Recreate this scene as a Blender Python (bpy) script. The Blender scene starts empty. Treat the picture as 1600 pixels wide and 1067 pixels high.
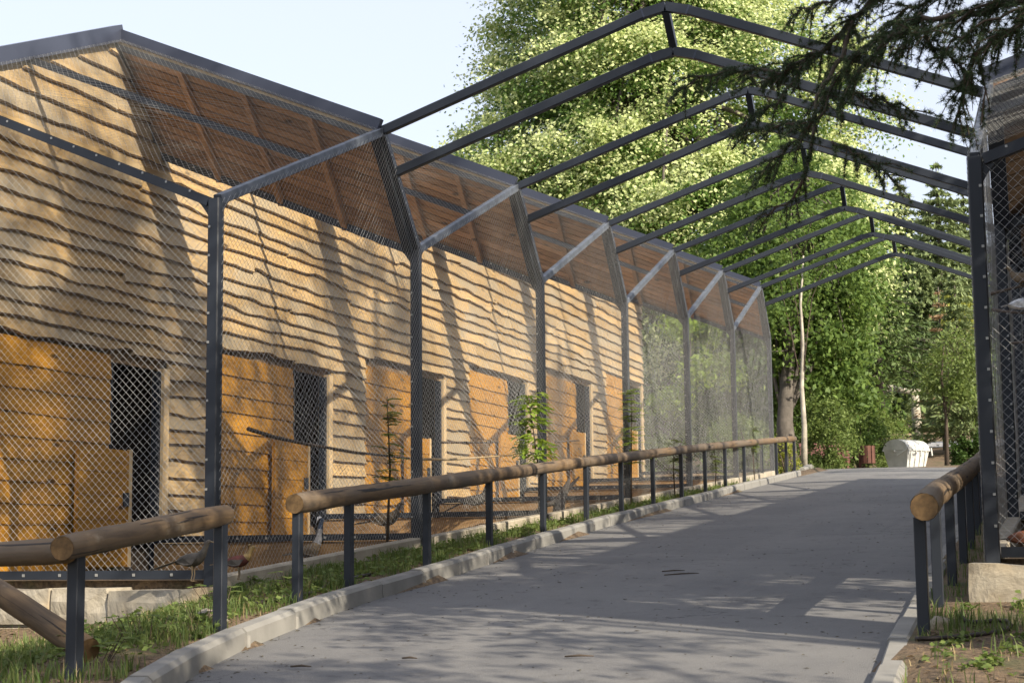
import bpy, math, random
import numpy as np
from mathutils import Vector
S = bpy.context.scene
COL = S.collection
random.seed(7); RNG = np.random.default_rng(7)

# ------------------------------------------------------------------ camera, sky, sun, exposure
YAW, PITCH, ROLL, FPX = .3237, .1230, -.0104, 2600.9
cy, sy = math.cos(YAW), math.sin(YAW)
FW = Vector((-sy*math.cos(PITCH), cy*math.cos(PITCH), math.sin(PITCH)))
R0 = Vector((cy, sy, 0)); U0 = R0.cross(FW)
RT = math.cos(ROLL)*R0 + math.sin(ROLL)*U0
UP = -math.sin(ROLL)*R0 + math.cos(ROLL)*U0
cam = bpy.data.cameras.new('camera'); co = bpy.data.objects.new('camera', cam); COL.objects.link(co)
from mathutils import Matrix
co.matrix_world = Matrix(((RT.x, UP.x, -FW.x, 0), (RT.y, UP.y, -FW.y, 0), (RT.z, UP.z, -FW.z, 0), (0, 0, 0, 1)))
cam.sensor_width = 36; cam.lens = FPX/1600*36; cam.clip_end = 3000; cam.clip_start = .05
cam.dof.use_dof = True; cam.dof.focus_distance = 16; cam.dof.aperture_fstop = 8
S.camera = co

SUN = Vector((.74, -.42, .53)).normalized()
EL = math.asin(SUN.z); AZ = math.atan2(SUN.x, SUN.y)
w = bpy.data.worlds.new('World'); S.world = w; w.use_nodes = True
nt = w.node_tree; nt.nodes.clear()
sky = nt.nodes.new('ShaderNodeTexSky'); sky.sky_type = 'NISHITA'; sky.sun_disc = False
sky.sun_elevation = EL; sky.sun_rotation = AZ; sky.altitude = 300
sky.air_density = 1.0; sky.dust_density = 3.0; sky.ozone_density = 1.0
bg = nt.nodes.new('ShaderNodeBackground'); bg.inputs[1].default_value = .118
ow = nt.nodes.new('ShaderNodeOutputWorld')
hz = nt.nodes.new('ShaderNodeMix'); hz.data_type = 'RGBA'; hz.inputs[0].default_value = .55; hz.inputs[7].default_value = (6.05, 6.15, 6.85, 1)   # thin even veil of high cloud
nt.links.new(sky.outputs[0], hz.inputs[6]); nt.links.new(hz.outputs[2], bg.inputs[0]); nt.links.new(bg.outputs[0], ow.inputs[0])
sl = bpy.data.lights.new('sun', 'SUN'); sl.energy = 5.0; sl.angle = math.radians(.53); sl.color = (1, .885, .71)
so = bpy.data.objects.new('sun', sl); COL.objects.link(so)
so.rotation_euler = SUN.to_track_quat('Z', 'Y').to_euler()
S.view_settings.view_transform = 'Standard'; S.view_settings.look = 'None'
S.view_settings.exposure = .8; S.view_settings.gamma = 1.0; S.view_settings.use_curve_mapping = False
S.cycles.use_denoising = True
S.cycles.max_bounces = 7; S.cycles.transparent_max_bounces = 8

# ------------------------------------------------------------------ helpers
def ray(px, py): return FW + RT*((px-800)/FPX) - UP*((py-533.5)/FPX)
def at(px, py, Y):            # the point at distance Y along the road seen in that direction
    r = ray(px, py); return r*(Y/r.y)
def at_x(px, py, X): r = ray(px, py); return r*(X/r.x)

class MB:
    def __init__(s): s.v = []; s.f = []
    def add(s, vs, fs):
        b = len(s.v); s.v += [tuple(x) for x in vs]; s.f += [tuple(i+b for i in q) for q in fs]
    def beam(s, p0, p1, wd, ht, up=(0, 0, 1), bev=0):
        p0, p1 = Vector(p0), Vector(p1); d = (p1-p0).normalized(); u = Vector(up)
        sd = d.cross(u)
        if sd.length < 1e-4: sd = d.cross(Vector((1, 0, 0)))
        sd.normalize(); u = sd.cross(d).normalized()
        if bev:
            prof = [(-wd/2+bev, -ht/2), (wd/2-bev, -ht/2), (wd/2, -ht/2+bev), (wd/2, ht/2-bev), (wd/2-bev, ht/2), (-wd/2+bev, ht/2), (-wd/2, ht/2-bev), (-wd/2, -ht/2+bev)]
        else: prof = [(-wd/2, -ht/2), (wd/2, -ht/2), (wd/2, ht/2), (-wd/2, ht/2)]
        n = len(prof)
        vs = [p0+sd*a+u*b for a, b in prof] + [p1+sd*a+u*b for a, b in prof]
        fs = [(i, (i+1) % n, (i+1) % n+n, i+n) for i in range(n)] + [tuple(range(n-1, -1, -1)), tuple(range(n, 2*n))]
        s.add(vs, fs)
    def box(s, a, b):
        x0, y0, z0 = a; x1, y1, z1 = b
        vs = [(x0, y0, z0), (x1, y0, z0), (x1, y1, z0), (x0, y1, z0), (x0, y0, z1), (x1, y0, z1), (x1, y1, z1), (x0, y1, z1)]
        s.add(vs, [(0, 3, 2, 1), (4, 5, 6, 7), (0, 1, 5, 4), (1, 2, 6, 5), (2, 3, 7, 6), (3, 0, 4, 7)])
    def tube(s, pts, rad, n=8, cap=True):
        pts = [Vector(p) for p in pts]
        if not hasattr(rad, '__len__'): rad = [rad]*len(pts)
        vs = []; prev = None
        for i, p in enumerate(pts):
            d = (pts[min(i+1, len(pts)-1)] - pts[max(i-1, 0)]).normalized()
            a = prev if prev is not None else (Vector((0, 0, 1)) if abs(d.z) < .9 else Vector((1, 0, 0)))
            sd = d.cross(a).normalized(); u = sd.cross(d).normalized(); prev = u
            for k in range(n):
                t = 2*math.pi*k/n; vs.append(p + (sd*math.cos(t)+u*math.sin(t))*rad[i])
        fs = [(i*n+k, i*n+(k+1) % n, (i+1)*n+(k+1) % n, (i+1)*n+k) for i in range(len(pts)-1) for k in range(n)]
        if cap: fs += [tuple(range(n-1, -1, -1)), tuple((len(pts)-1)*n+k for k in range(n))]
        s.add(vs, fs)
    def prism(s, poly, off):     # polygon extruded by the vector off
        off = Vector(off); n = len(poly); P = [Vector(p) for p in poly]
        s.add(P+[p+off for p in P], [tuple(range(n-1, -1, -1)), tuple(range(n, 2*n))]+[(i, (i+1) % n, (i+1) % n+n, i+n) for i in range(n)])
    def build(s, name, mat, parent=None, smooth=False, loc=None):
        me = bpy.data.meshes.new(name)
        o0 = Vector(loc) if loc is not None else Vector((0, 0, 0))
        me.from_pydata([(x-o0.x, y-o0.y, z-o0.z) for x, y, z in s.v], [], s.f)
        me.materials.append(mat)
        if smooth: me.polygons.foreach_set('use_smooth', [True]*len(me.polygons))
        me.update()
        o = bpy.data.objects.new(name, me); COL.objects.link(o); o.location = o0
        if parent: setpar(o, parent)
        return o
WORLD_LOC = {}
def wl(o):
    v = Vector(o.location)
    while o.parent: o = o.parent; v = v + Vector(o.location)
    return v
def setpar(o, p):
    l = Vector(o.location) - wl(p); o.parent = p; o.location = l
def np_obj(name, V, F, mat, parent=None, smooth=False):
    me = bpy.data.meshes.new(name); n, k = F.shape
    me.vertices.add(len(V)); me.vertices.foreach_set('co', V.astype(np.float32).ravel())
    me.loops.add(n*k); me.loops.foreach_set('vertex_index', F.astype(np.int32).ravel())
    me.polygons.add(n); me.polygons.foreach_set('loop_start', np.arange(0, n*k, k, dtype=np.int32))
    me.polygons.foreach_set('loop_total', np.full(n, k, np.int32))
    if smooth: me.polygons.foreach_set('use_smooth', np.ones(n, bool))
    me.materials.append(mat); me.update(calc_edges=True)
    o = bpy.data.objects.new(name, me); COL.objects.link(o)
    if parent: setpar(o, parent)
    return o
def tag(o, label=None, cat=None, group=None, kind=None):
    if label: o['label'] = label
    if cat: o['category'] = cat
    if group: o['group'] = group
    if kind: o['kind'] = kind
    return o
def thing(name, loc, label, cat, group=None):
    o = bpy.data.objects.new(name, None); COL.objects.link(o); o.location = loc; o.empty_display_size = .2
    return tag(o, label, cat, group)
def copy_tree(o, loc=None, parent=None):
    c = o.copy(); COL.objects.link(c)
    if parent: c.parent = parent
    if loc is not None: c.location = loc
    for ch in o.children: copy_tree(ch, None, c)
    return c

# ------------------------------------------------------------------ materials
def nodes(name):
    m = bpy.data.materials.new(name); m.use_nodes = True; t = m.node_tree
    return m, t, t.nodes['Principled BSDF']
def N(t, typ, **kw):
    n = t.nodes.new(typ)
    for k, v in kw.items(): setattr(n, k, v)
    return n
def mix(t, fac, a, b, mode='MIX'):
    n = N(t, 'ShaderNodeMix', data_type='RGBA', blend_type=mode)
    for i, x in ((0, fac), (6, a), (7, b)):
        if hasattr(x, 'is_linked') or isinstance(x, bpy.types.NodeSocket): t.links.new(x, n.inputs[i])
        else: n.inputs[i].default_value = x if i == 0 else (*x, 1)
    return n.outputs[2]
def ramp(t, src, a, b):
    n = N(t, 'ShaderNodeMapRange'); n.inputs[1].default_value = a; n.inputs[2].default_value = b
    t.links.new(src, n.inputs[0]); return n.outputs[0]
def noise(t, vec, scale, detail=4, rough=.55, dist=0):
    n = N(t, 'ShaderNodeTexNoise'); n.inputs['Scale'].default_value = scale; n.inputs['Detail'].default_value = detail
    n.inputs['Roughness'].default_value = rough; n.inputs['Distortion'].default_value = dist
    if vec is not None: t.links.new(vec, n.inputs['Vector'])
    return n.outputs[0]
def coords(t, scale=(1, 1, 1), obj_random=False, grain=False):
    if grain: c = N(t, 'ShaderNodeAttribute', attribute_name='grain'); src = c.outputs['Vector']
    else: c = N(t, 'ShaderNodeTexCoord'); src = c.outputs['Object']
    if obj_random:
        oi = N(t, 'ShaderNodeObjectInfo'); a = N(t, 'ShaderNodeVectorMath', operation='MULTIPLY_ADD')
        cb = N(t, 'ShaderNodeCombineXYZ')
        for i in range(3): t.links.new(oi.outputs['Random'], cb.inputs[i])
        t.links.new(cb.outputs[0], a.inputs[0]); a.inputs[1].default_value = (37, 91, 53); t.links.new(src, a.inputs[2]); src = a.outputs[0]
    mp = N(t, 'ShaderNodeMapping'); mp.inputs['Scale'].default_value = scale; t.links.new(src, mp.inputs[0])
    return mp.outputs[0]
def bump(t, b, src, strength, dist=.01):
    n = N(t, 'ShaderNodeBump'); n.inputs['Strength'].default_value = strength; n.inputs['Distance'].default_value = dist
    t.links.new(src, n.inputs['Height']); t.links.new(n.outputs[0], b.inputs['Normal'])
def plain(name, col, rough=.6, metal=0, var=.25, scale=6, bmp=.15, bdist=.004):
    m, t, b = nodes(name); v = coords(t)
    n = noise(t, v, scale, 5)
    d = tuple(c*(1-var) for c in col); l = tuple(min(1, c*(1+var)) for c in col)
    t.links.new(mix(t, ramp(t, n, .3, .7), d, l), b.inputs['Base Color'])
    b.inputs['Roughness'].default_value = rough; b.inputs['Metallic'].default_value = metal
    if bmp: bump(t, b, noise(t, v, scale*8, 3), bmp, bdist)
    return m
def wood(name, base, dark, axis='Y', knots=True, rough=.7, var=.18, weather=None, crack=False):
    m, t, b = nodes(name)
    st = {'X': (1.2, 14, 14), 'Y': (14, 1.2, 14), 'Z': (14, 14, 1.2)}[axis]
    v = coords(t, st, True, crack); v2 = coords(t, tuple(min(x, 4)*.6 for x in st), True, crack)
    g = noise(t, v, 2.2, 6, .62, .6); lo = noise(t, v2, 1.0, 3)
    c = mix(t, ramp(t, g, .38, .72), base, dark)
    if knots:
        k = N(t, 'ShaderNodeTexVoronoi'); k.inputs['Scale'].default_value = 1.0
        kv = coords(t, {'X': (1.6, 5, 5), 'Y': (5, 1.6, 5), 'Z': (5, 5, 1.6)}[axis], True, crack); t.links.new(kv, k.inputs['Vector'])
        c = mix(t, ramp(t, k.outputs['Distance'], .16, .07), c, tuple(x*.35 for x in dark))
    oi = N(t, 'ShaderNodeObjectInfo')
    hs = N(t, 'ShaderNodeHueSaturation'); t.links.new(c, hs.inputs['Color'])
    t.links.new(ramp(t, oi.outputs['Random'], 0, 1), hs.inputs['Value'])
    r = N(t, 'ShaderNodeMapRange'); r.inputs[3].default_value = 1-var; r.inputs[4].default_value = 1+var
    t.links.new(oi.outputs['Random'], r.inputs[0]); t.links.new(r.outputs[0], hs.inputs['Value'])
    c = hs.outputs[0]
    if weather: c = mix(t, ramp(t, lo, .40, .64), c, weather)
    h = g
    if crack:
        cv = coords(t, {'X': (.5, 16, 16), 'Y': (16, .5, 16), 'Z': (16, 16, .5)}[axis], True, crack); cn = noise(t, cv, 1.6, 4, .5, .4)
        cr_ = ramp(t, cn, .63, .66); c = mix(t, cr_, c, (.02, .014, .01))
        sb = N(t, 'ShaderNodeMath', operation='SUBTRACT'); t.links.new(g, sb.inputs[0]); t.links.new(cr_, sb.inputs[1]); h = sb.outputs[0]
        pt = noise(t, coords(t, (3, 1.5, 3), True, crack), 1.2, 5, .65); c = mix(t, ramp(t, pt, .60, .72), c, (.25, .20, .14))
    t.links.new(c, b.inputs['Base Color']); b.inputs['Roughness'].default_value = rough
    bump(t, b, h, .5 if crack else .35, .008)
    return m
def leafmat(name, a, b_, pale=None, trans=.35, rough=.55):
    m = bpy.data.materials.new(name); m.use_nodes = True; t = m.node_tree; t.nodes.clear()
    g = N(t, 'ShaderNodeNewGeometry'); c = mix(t, g.outputs['Random Per Island'], a, b_)
    if pale: c = mix(t, ramp(t, noise(t, coords(t), .5, 2), .45, .62), c, pale)
    d = N(t, 'ShaderNodeBsdfPrincipled'); d.inputs['Roughness'].default_value = rough; d.inputs['Specular IOR Level'].default_value = .3
    tr = N(t, 'ShaderNodeBsdfTranslucent'); ms = N(t, 'ShaderNodeMixShader'); ms.inputs[0].default_value = trans
    hs = N(t, 'ShaderNodeHueSaturation'); hs.inputs['Hue'].default_value = .485; hs.inputs['Value'].default_value = 1.25; t.links.new(c, hs.inputs['Color'])
    t.links.new(c, d.inputs['Base Color']); t.links.new(hs.outputs[0], tr.inputs[0])
    o = N(t, 'ShaderNodeOutputMaterial')
    t.links.new(d.outputs[0], ms.inputs[1]); t.links.new(tr.outputs[0], ms.inputs[2]); t.links.new(ms.outputs[0], o.inputs[0])
    return m
STEEL = plain('anthracite_paint', (.020, .025, .035), .42, 0, .12, 3, .05, .002)
GALV = plain('galvanised_tube', (.10, .115, .14), .5, .25, .4, 9, .1, .002)
WIRE = plain('galvanised_wire', (.40, .41, .41), .45, .25, .15, 4, 0)
CLIP = plain('zinc_clip', (.42, .42, .4), .4, .5, .1, 4, 0)
FASC = plain('slate_sheet_metal', (.045, .053, .08), .38, .1, .12, 1.5, .04, .002)
PINE = wood('larch_plank', (.49, .335, .15), (.29, .185, .08), 'Y', True, .72, .26, (.35, .28, .18))
AMBER = wood('amber_stained_plank', (.40, .19, .010), (.23, .10, .005), 'Y', True, .55, .15)
SOFF = wood('brown_roof_board', (.42, .235, .115), (.23, .12, .055), 'X', True, .65, .28)
DKBOARD = wood('dark_brown_board', (.10, .065, .04), (.055, .035, .022), 'X', True, .75, .2)  # even dark brown for the boards of the right-hand building
BARKSHADE = plain('bark_shade_edge', (.10, .062, .035), .95, 0, .4, 12, .4)  # bark brown on plank lower edges, also darkens the shadow gaps between rows
INNER = wood('inside_board', (.36, .24, .13), (.2, .12, .065), 'Y', True, .8, .2)
JAMB = wood('pale_jamb', (.62, .47, .27), (.45, .31, .16), 'Z', False, .7, .1)
PLY = wood('brown_riser_board', (.30, .19, .09), (.20, .115, .05), 'X', True, .75, .15)
LOGM = wood('round_log_wood', (.18, .115, .055), (.075, .046, .024), 'Y', True, .75, .2, (.13, .10, .07), True)
CUT = plain('log_end_grain', (.14, .085, .036), .8, 0, .45, 25, .2)
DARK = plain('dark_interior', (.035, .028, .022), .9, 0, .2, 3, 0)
CONC = plain('kerb_concrete', (.215, .21, .195), .9, 0, .16, 3, .35, .006)
PALEC = plain('pale_footing_concrete', (.36, .32, .25), .9, 0, .25, 4, .4, .01)
MORT = plain('mortar', (.27, .26, .24), .95, 0, .15, 10, .2)
BARK = plain('grey_bark', (.12, .105, .09), .9, 0, .35, 5, .8, .03)
BIRCH = plain('pale_bark', (.36, .33, .27), .8, 0, .4, 5, .3, .01)
TWIG = plain('brown_twig', (.075, .055, .04), .9, 0, .3, 8, .3)

def stone_mat():
    m, t, b = nodes('limestone'); v = coords(t); a = noise(t, v, 3.2, 6, .6, .4); c = noise(t, v, 1.1, 3)
    k = mix(t, ramp(t, a, .32, .7), (.22, .19, .145), (.46, .42, .34)); k = mix(t, ramp(t, c, .5, .68), k, (.36, .25, .12))
    t.links.new(k, b.inputs['Base Color']); b.inputs['Roughness'].default_value = .92; bump(t, b, a, .9, .05); return m
STONE = stone_mat()
def asphalt():
    m, t, b = nodes('aged_asphalt'); v = coords(t)
    big = noise(t, v, .55, 5, .65, .5); fine = noise(t, v, 150, 2); mid = noise(t, v, 7, 6, .65); st = noise(t, coords(t, (3, .35, 1)), .9, 5, .6)
    c = mix(t, ramp(t, big, .32, .7), (.100, .100, .103), (.162, .160, .156))
    c = mix(t, ramp(t, st, .52, .72), c, (.155, .152, .148))
    c = mix(t, ramp(t, fine, .48, .8), c, (.205, .205, .205)); c = mix(t, ramp(t, mid, .58, .74), c, (.07, .068, .066))
    vo = N(t, 'ShaderNodeTexVoronoi', feature='DISTANCE_TO_EDGE'); vo.inputs['Scale'].default_value = .55
    dv = N(t, 'ShaderNodeVectorMath', operation='ADD'); nz = N(t, 'ShaderNodeTexNoise'); nz.inputs['Scale'].default_value = 2.5; nz.inputs['Detail'].default_value = 6; t.links.new(v, nz.inputs['Vector'])
    t.links.new(v, dv.inputs[0]); t.links.new(nz.outputs[1], dv.inputs[1]); t.links.new(dv.outputs[0], vo.inputs['Vector'])
    ck = ramp(t, vo.outputs['Distance'], .006, .0); mk = N(t, 'ShaderNodeMath', operation='MULTIPLY'); t.links.new(ck, mk.inputs[0]); t.links.new(ramp(t, noise(t, v, .35, 2), .5, .6), mk.inputs[1])
    c = mix(t, mk.outputs[0], c, (.035, .034, .033))
    t.links.new(c, b.inputs['Base Color']); b.inputs['Roughness'].default_value = .86
    bump(t, b, fine, .8, .006); return m
ASPH = asphalt()
def soil():
    m, t, b = nodes('soil'); v = coords(t)
    a = noise(t, v, 1.3, 5, .6); f = noise(t, v, 26, 5, .65)
    c = mix(t, ramp(t, f, .35, .7), (.07, .048, .03), (.23, .16, .095)); c = mix(t, ramp(t, a, .53, .68), c, (.075, .08, .032))
    t.links.new(c, b.inputs['Base Color']); b.inputs['Roughness'].default_value = .95; bump(t, b, f, 1, .03); return m
SOIL = soil()
SAND = plain('sandy_soil', (.34, .25, .16), .95, 0, .25, 2, .5, .02)

# ------------------------------------------------------------------ terrain and road
SL, LT = .0718, 4.2699
_prof = [(-60, -4.0), (-20, -2.6), (43, 1.84), (46, 2.03), (49, 2.14), (53, 2.19), (58, 2.22), (62, 2.5), (70, 3.3), (80, 4.45), (90, 5.7), (100, 6.8), (150, 12.5), (260, 25), (400, 45)]
def zr(y):
    if y < 43: return -1.25+SL*y
    return float(np.interp(y, [p[0] for p in _prof], [p[1] for p in _prof]))
KL = [(-1.2, 2.2), (-2.4, 3.6), (-3.45, 5.0), (-4.22, 6.8), (-4.6, 8.0), (-4.87, 9.21), (-5.12, 10.81), (-5.22, 11.9), (-5.31, 13.77), (-5.5, 16.1), (-5.65, 18.3), (-5.82, 21.0), (-5.9, 24.5), (-6.0, 27.8), (-6.1, 31.5), (-6.22, 36), (-6.26, 40.6)]
KR = [(-.82, 5.5), (-.86, 7.9), (-.95, 9.41), (-1.02, 11.8), (-1.1, 14.4), (-1.18, 18), (-1.35, 24), (-1.6, 32), (-1.9, 40), (-2.3, 48)]
def kx(poly, y): return float(np.interp(y, [p[1] for p in poly], [p[0] for p in poly]))
def sst(a, b, x): t = min(1, max(0, (x-a)/(b-a))); return t*t*(3-2*t)
def zg(x, y):
    z = zr(y)
    if y < 44:
        l = kx(KL, y); r = kx(KR, y)
        if x < l: 
            z += .10
            if y < 11.9: z -= .34*sst(.35, 2.6, l-x)*sst(12.2, 10.8, y)
            if -9.6 < x < -6.30 and y > 11.7: z -= .6*sst(-6.30, -6.42, x)
        elif x > r: z += .05+.02*math.sin(x*3)*math.sin(y*2.1)
        else: z -= .05
    else: z += .04*math.sin(x*.7)*math.sin(y*.5)
    if y > 60: z += .02*max(0, abs(x+4)-6)*sst(60, 90, y)
    return z
xs = sorted(set([-160, -90, -60, -40, -30, -24, -20, -17, -14, -12, -10.5, -9.6] + list(np.round(np.arange(-9.3, 1.6, .2), 2)) + [2, 3, 5, 8, 12, 20, 35, 60, 120]))
ys = sorted(set([-60, -30, -10, 0, 2] + list(np.round(np.arange(3.2, 14.2, .25), 2)) + list(np.arange(14.5, 62, .75)) + list(range(63, 100, 3)) + [105, 115, 130, 150, 180, 220, 300, 400]))
tb = MB(); tb.v = [(x, y, zg(x, y)) for y in ys for x in xs]
nx = len(xs); tb.f = [(j*nx+i, j*nx+i+1, (j+1)*nx+i+1, (j+1)*nx+i) for j in range(len(ys)-1) for i in range(nx-1)]
tag(tb.build('ground', SOIL, None, True), kind='structure')
rb = MB(); yy = list(np.arange(-6, 46.01, .8)) + [47, 48, 49, 51, 53, 55, 58, 61, 63]
def road_l(y): return kx(KL, y)+.04 if y < 40.6 else -6.2-.9*sst(40.6, 47, y)-.05*(y-40.6)
for y in yy:
    l = road_l(max(y, 2.2)); r = kx(KR, max(y, 5.5))-.02
    if y < 4: l, r = min(l, -5.5), 3.0
    for i in range(7):
        t = i/6; rb.v.append((l+(r-l)*t, y, zr(y)+.012*math.sin(math.pi*t)))
rb.f = [(j*7+i, j*7+i+1, (j+1)*7+i+1, (j+1)*7+i) for j in range(len(yy)-1) for i in range(6)]
tag(rb.build('road', ASPH, None, True), kind='structure')
rc = MB()                      # the road that crosses beyond the crest
for i, x in enumerate(range(-40, 30, 4)):
    y0 = 79+.10*(x+4); rc.v += [(x, y0, zg(x, y0)+.06), (x, y0+4.2, zg(x, y0+4.2)+.05)]
rc.f = [(2*i, 2*i+2, 2*i+3, 2*i+1) for i in range(17)]
tag(rc.build('far_road', plain('pale_asphalt', (.30, .30, .31), .9, 0, .1, 2, .1)), kind='structure')
sp = MB()
for i, x in enumerate(range(-34, 34, 4)):
    y0 = 88; sp.v += [(x, y0, zg(x, y0)+.08), (x, 104, zg(x, 104)+.06)]
sp.f = [(2*i, 2*i+2, 2*i+3, 2*i+1) for i in range(16)]
tag(sp.build('sandy_clearing', SAND), kind='structure')

def resample(poly, step):
    P = [Vector((x, y, 0)) for x, y in poly]; out = [P[0]]; acc = 0
    for a, b in zip(P, P[1:]):
        d = (b-a).length; t = step-acc
        while t <= d: out.append(a+(b-a)*(t/d)); t += step
        acc = (acc+d) % step
    return out
def kerb(name, poly, step, wd, top, under, base_side, thing_):
    pts = resample(poly, step)
    for a, b in zip(pts, pts[1:]):
        d = (b-a).normalized(); n = Vector((-d.y, d.x, 0))   # towards the verge on the left
        a2, b2 = a+d*.006, b-d*.006; h = top+random.uniform(-.006, .006)
        off = n*random.uniform(-.006, .006)
        m = MB(); vs = []
        for p in (a2, b2):
            z = zr(p.y)
            for o, dz in ((-wd/2-.012, -under), (-wd/2, h-.025), (-wd/2+.025, h), (wd/2-.012, h), (wd/2, h-.012), (wd/2, -under)):
                q = p+n*o+off; vs.append((q.x, q.y, z+dz))
        m.add(vs, [(i, i+6, (i+1) % 6+6, (i+1) % 6) for i in range(6)] + [(0, 1, 2, 3, 4, 5), (11, 10, 9, 8, 7, 6)])
        m.build('kerb_stone', CONC, thing_, False, (a+b)/2)
        if random.random() < .35 and wd > .1:      # mortar lip in the joint, on the road side
            mm = MB(); q = b-n*(wd/2+.006); z = zr(b.y)
            mm.box((q.x-.012, q.y-.02, z-.05), (q.x+.012, q.y+.02, z+top-.05)); mm.build('mortar', MORT, thing_, False, q)
kl = thing('kerb', (-5.3, 13, zr(13)), 'raised grey concrete kerb along the foot of the long log rail', 'kerb'); kl['kind'] = 'structure'
kerb('kerb', KL, 1.0, .13, .13, .1, 1, kl)
k2 = thing('kerb', (-6.9, 44, zr(44)), 'short pale kerb end beyond the long rail, before the bench', 'kerb'); k2['kind'] = 'structure'
kerb('kerb', [(-6.36, 41.4), (-6.5, 43), (-6.75, 45), (-7.0, 47.2), (-7.2, 49)], .75, .16, .15, .1, 1, k2)
kr = thing('kerb', (-1.0, 12, zr(12)), 'flat concrete edging strip under the right-hand log rail', 'kerb'); kr['kind'] = 'structure'
kerb('kerb', KR, 1.0, .13, .045, .1, -1, kr)

# ------------------------------------------------------------------ plank building on the left
xW, xP, Y0, Z0 = -9.42, -6.375, 11.617, -.2185
AE, HP, HE = 3.3556, 3.0, 1.3415
WX = xW-xP; RISE = .42*abs(WX)
NB = 6
def yk(k): return Y0+k*LT
def zk(k): return Z0+k*LT*SL
def wall_top(y):
    u = (y-Y0)/LT; k = math.floor(u); t = y-yk(k); z = zk(k)+HP+RISE
    if t <= AE: return z+HE*t/AE
    return z+HE+(SL*LT-HE)*(t-AE)/(LT-AE)
bld = thing('plank_building', (xW, Y0, Z0), 'long sawtooth-roofed building clad in wavy-edged wooden planks, behind the left cages', 'building')
YA, YB = 11.45, 37.55
DOORS = [(14.95+LT*k, 15.95+LT*k, 1.97+.335*k, zk(k)) for k in range(0, 6)]
def free_intervals(z0, z1):
    cuts = [(a, b+.13) for a, b, t, f in DOORS if z0 < t-.05 and z1 > f]
    out = []; y = YA
    for a, b in sorted(cuts):
        if a > y: out.append((y, a))
        y = max(y, b)
    if y < YB: out.append((y, YB))
    return out
def plank(y0, y1, z0, z1, mat, wav, lean=.055, name='plank', x0=xW):
    n = max(3, int((y1-y0)/.16)); ph = [random.uniform(0, 6.28) for _ in range(5)]
    st = []; 
    amp = wav*random.choice((.35, .6, .9, 1.2, 1.7)); tilt = random.uniform(-.004, .004)*(1 if wav > .01 else .2)
    for i in range(n+1):
        y = y0+(y1-y0)*i/n
        wv = amp*(.55*math.sin(y*2.1+ph[0])+.35*math.sin(y*4.7+ph[1])+.25*math.sin(y*9.3+ph[2])+.09*math.sin(y*19+ph[3])) + tilt*(y-y0)
        b = z0+wv; t = z1+.035; wt = wall_top(y)-.02
        if b > wt-.03:
            if len(st) > 1: break
            st = []; continue
        st.append((y, b, min(t, wt)))
    if len(st) < 2: return
    m = MB(); vs = []
    for y, b, t in st:
        vs += [(x0+.004, y, t), (x0+lean, y, b+(.013 if wav > .01 else .004)), (x0+lean-.008, y, b), (x0+.006, y, b+.004)]
    k = len(st); fs = []
    for i in range(k-1):
        a = i*4; c = a+4; fs += [(a, a+1, c+1, c), (a+1, a+2, c+2, c+1), (a+2, a+3, c+3, c+2)]
    fs += [(0, 3, 2, 1), ((k-1)*4, (k-1)*4+1, (k-1)*4+2, (k-1)*4+3)]
    m.add(vs, fs); o = m.build(name, mat, bld, False, (x0, (y0+y1)/2, z0))
    if wav > .01:
        o.data.materials.append(BARKSHADE)
        for i in range(k-1): o.data.polygons[3*i+1].material_index = 1
    return o
rowh = .165; z = -.35; row = 0
while z < wall_top(yk(5)+AE):
    h = rowh*random.uniform(.78, 1.3)
    for a, b in free_intervals(z, z+h):
        # split at joints, and leave the amber panels out below door height
        segs = [(a, b)]
        for (da, db, dt, fl) in DOORS:
            if z < dt-.06 and z+h > fl:
                ns = []
                for s0, s1 in segs:
                    p, q = da-2.02, da
                    if s1 <= p or s0 >= q: ns.append((s0, s1)); continue
                    if s0 < p: ns.append((s0, p))
                    if s1 > q: ns.append((q, s1))
                segs = ns
        for s0, s1 in segs:
            y = s0
            while y < s1-.02:
                ln = random.uniform(2.6, 4.6)
                e = s1 if s1-y < ln+1.0 else y+ln
                plank(y, e-.004, z, z+h, PINE, .022); y = e
    z += h; row += 1
for (da, db, dt, fl) in DOORS:        # amber-stained boards left of each door
    z = fl+.02
    while z < dt-.1:
        h = min(random.uniform(.19, .235), dt-z+.03)
        plank(da-2.02, da-.004, z, z+h, AMBER, .005, .032); z += h
def panel_wall(m, ya, yb, zb, x0=xW-.05):
    n = max(1, int((yb-ya)/.25)); vs = []
    for i in range(n+1):
        y = ya+(yb-ya)*i/n; vs += [(x0, y, zb), (x0, y, wall_top(y)-.03), (x0-.06, y, zb), (x0-.06, y, wall_top(y)-.03)]
    m.add(vs, [q for i in range(n) for q in ((4*i, 4*i+4, 4*i+5, 4*i+1), (4*i+2, 4*i+3, 4*i+7, 4*i+6))])
bw = MB(); y = YA
for (da, db, dt, fl) in DOORS:
    panel_wall(bw, y, da-.01, -.6); panel_wall(bw, da-.01, db+.01, dt); y = db+.01
panel_wall(bw, y, YB, -.6)
bw.build('wall', INNER, bld, False, (xW, Y0, 0))
eb = MB(); eb.box((-13.6, YB-.12, 0), (xW-.05, YB, 7.2)); eb.box((-13.7, YA, -.6), (-13.6, YB, 5.0)); eb.box((-13.6, YA, -.6), (xW-.05, YA+.1, 4.2))
eb.build('back_wall', INNER, bld, False, (-13, YB, 0))
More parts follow.
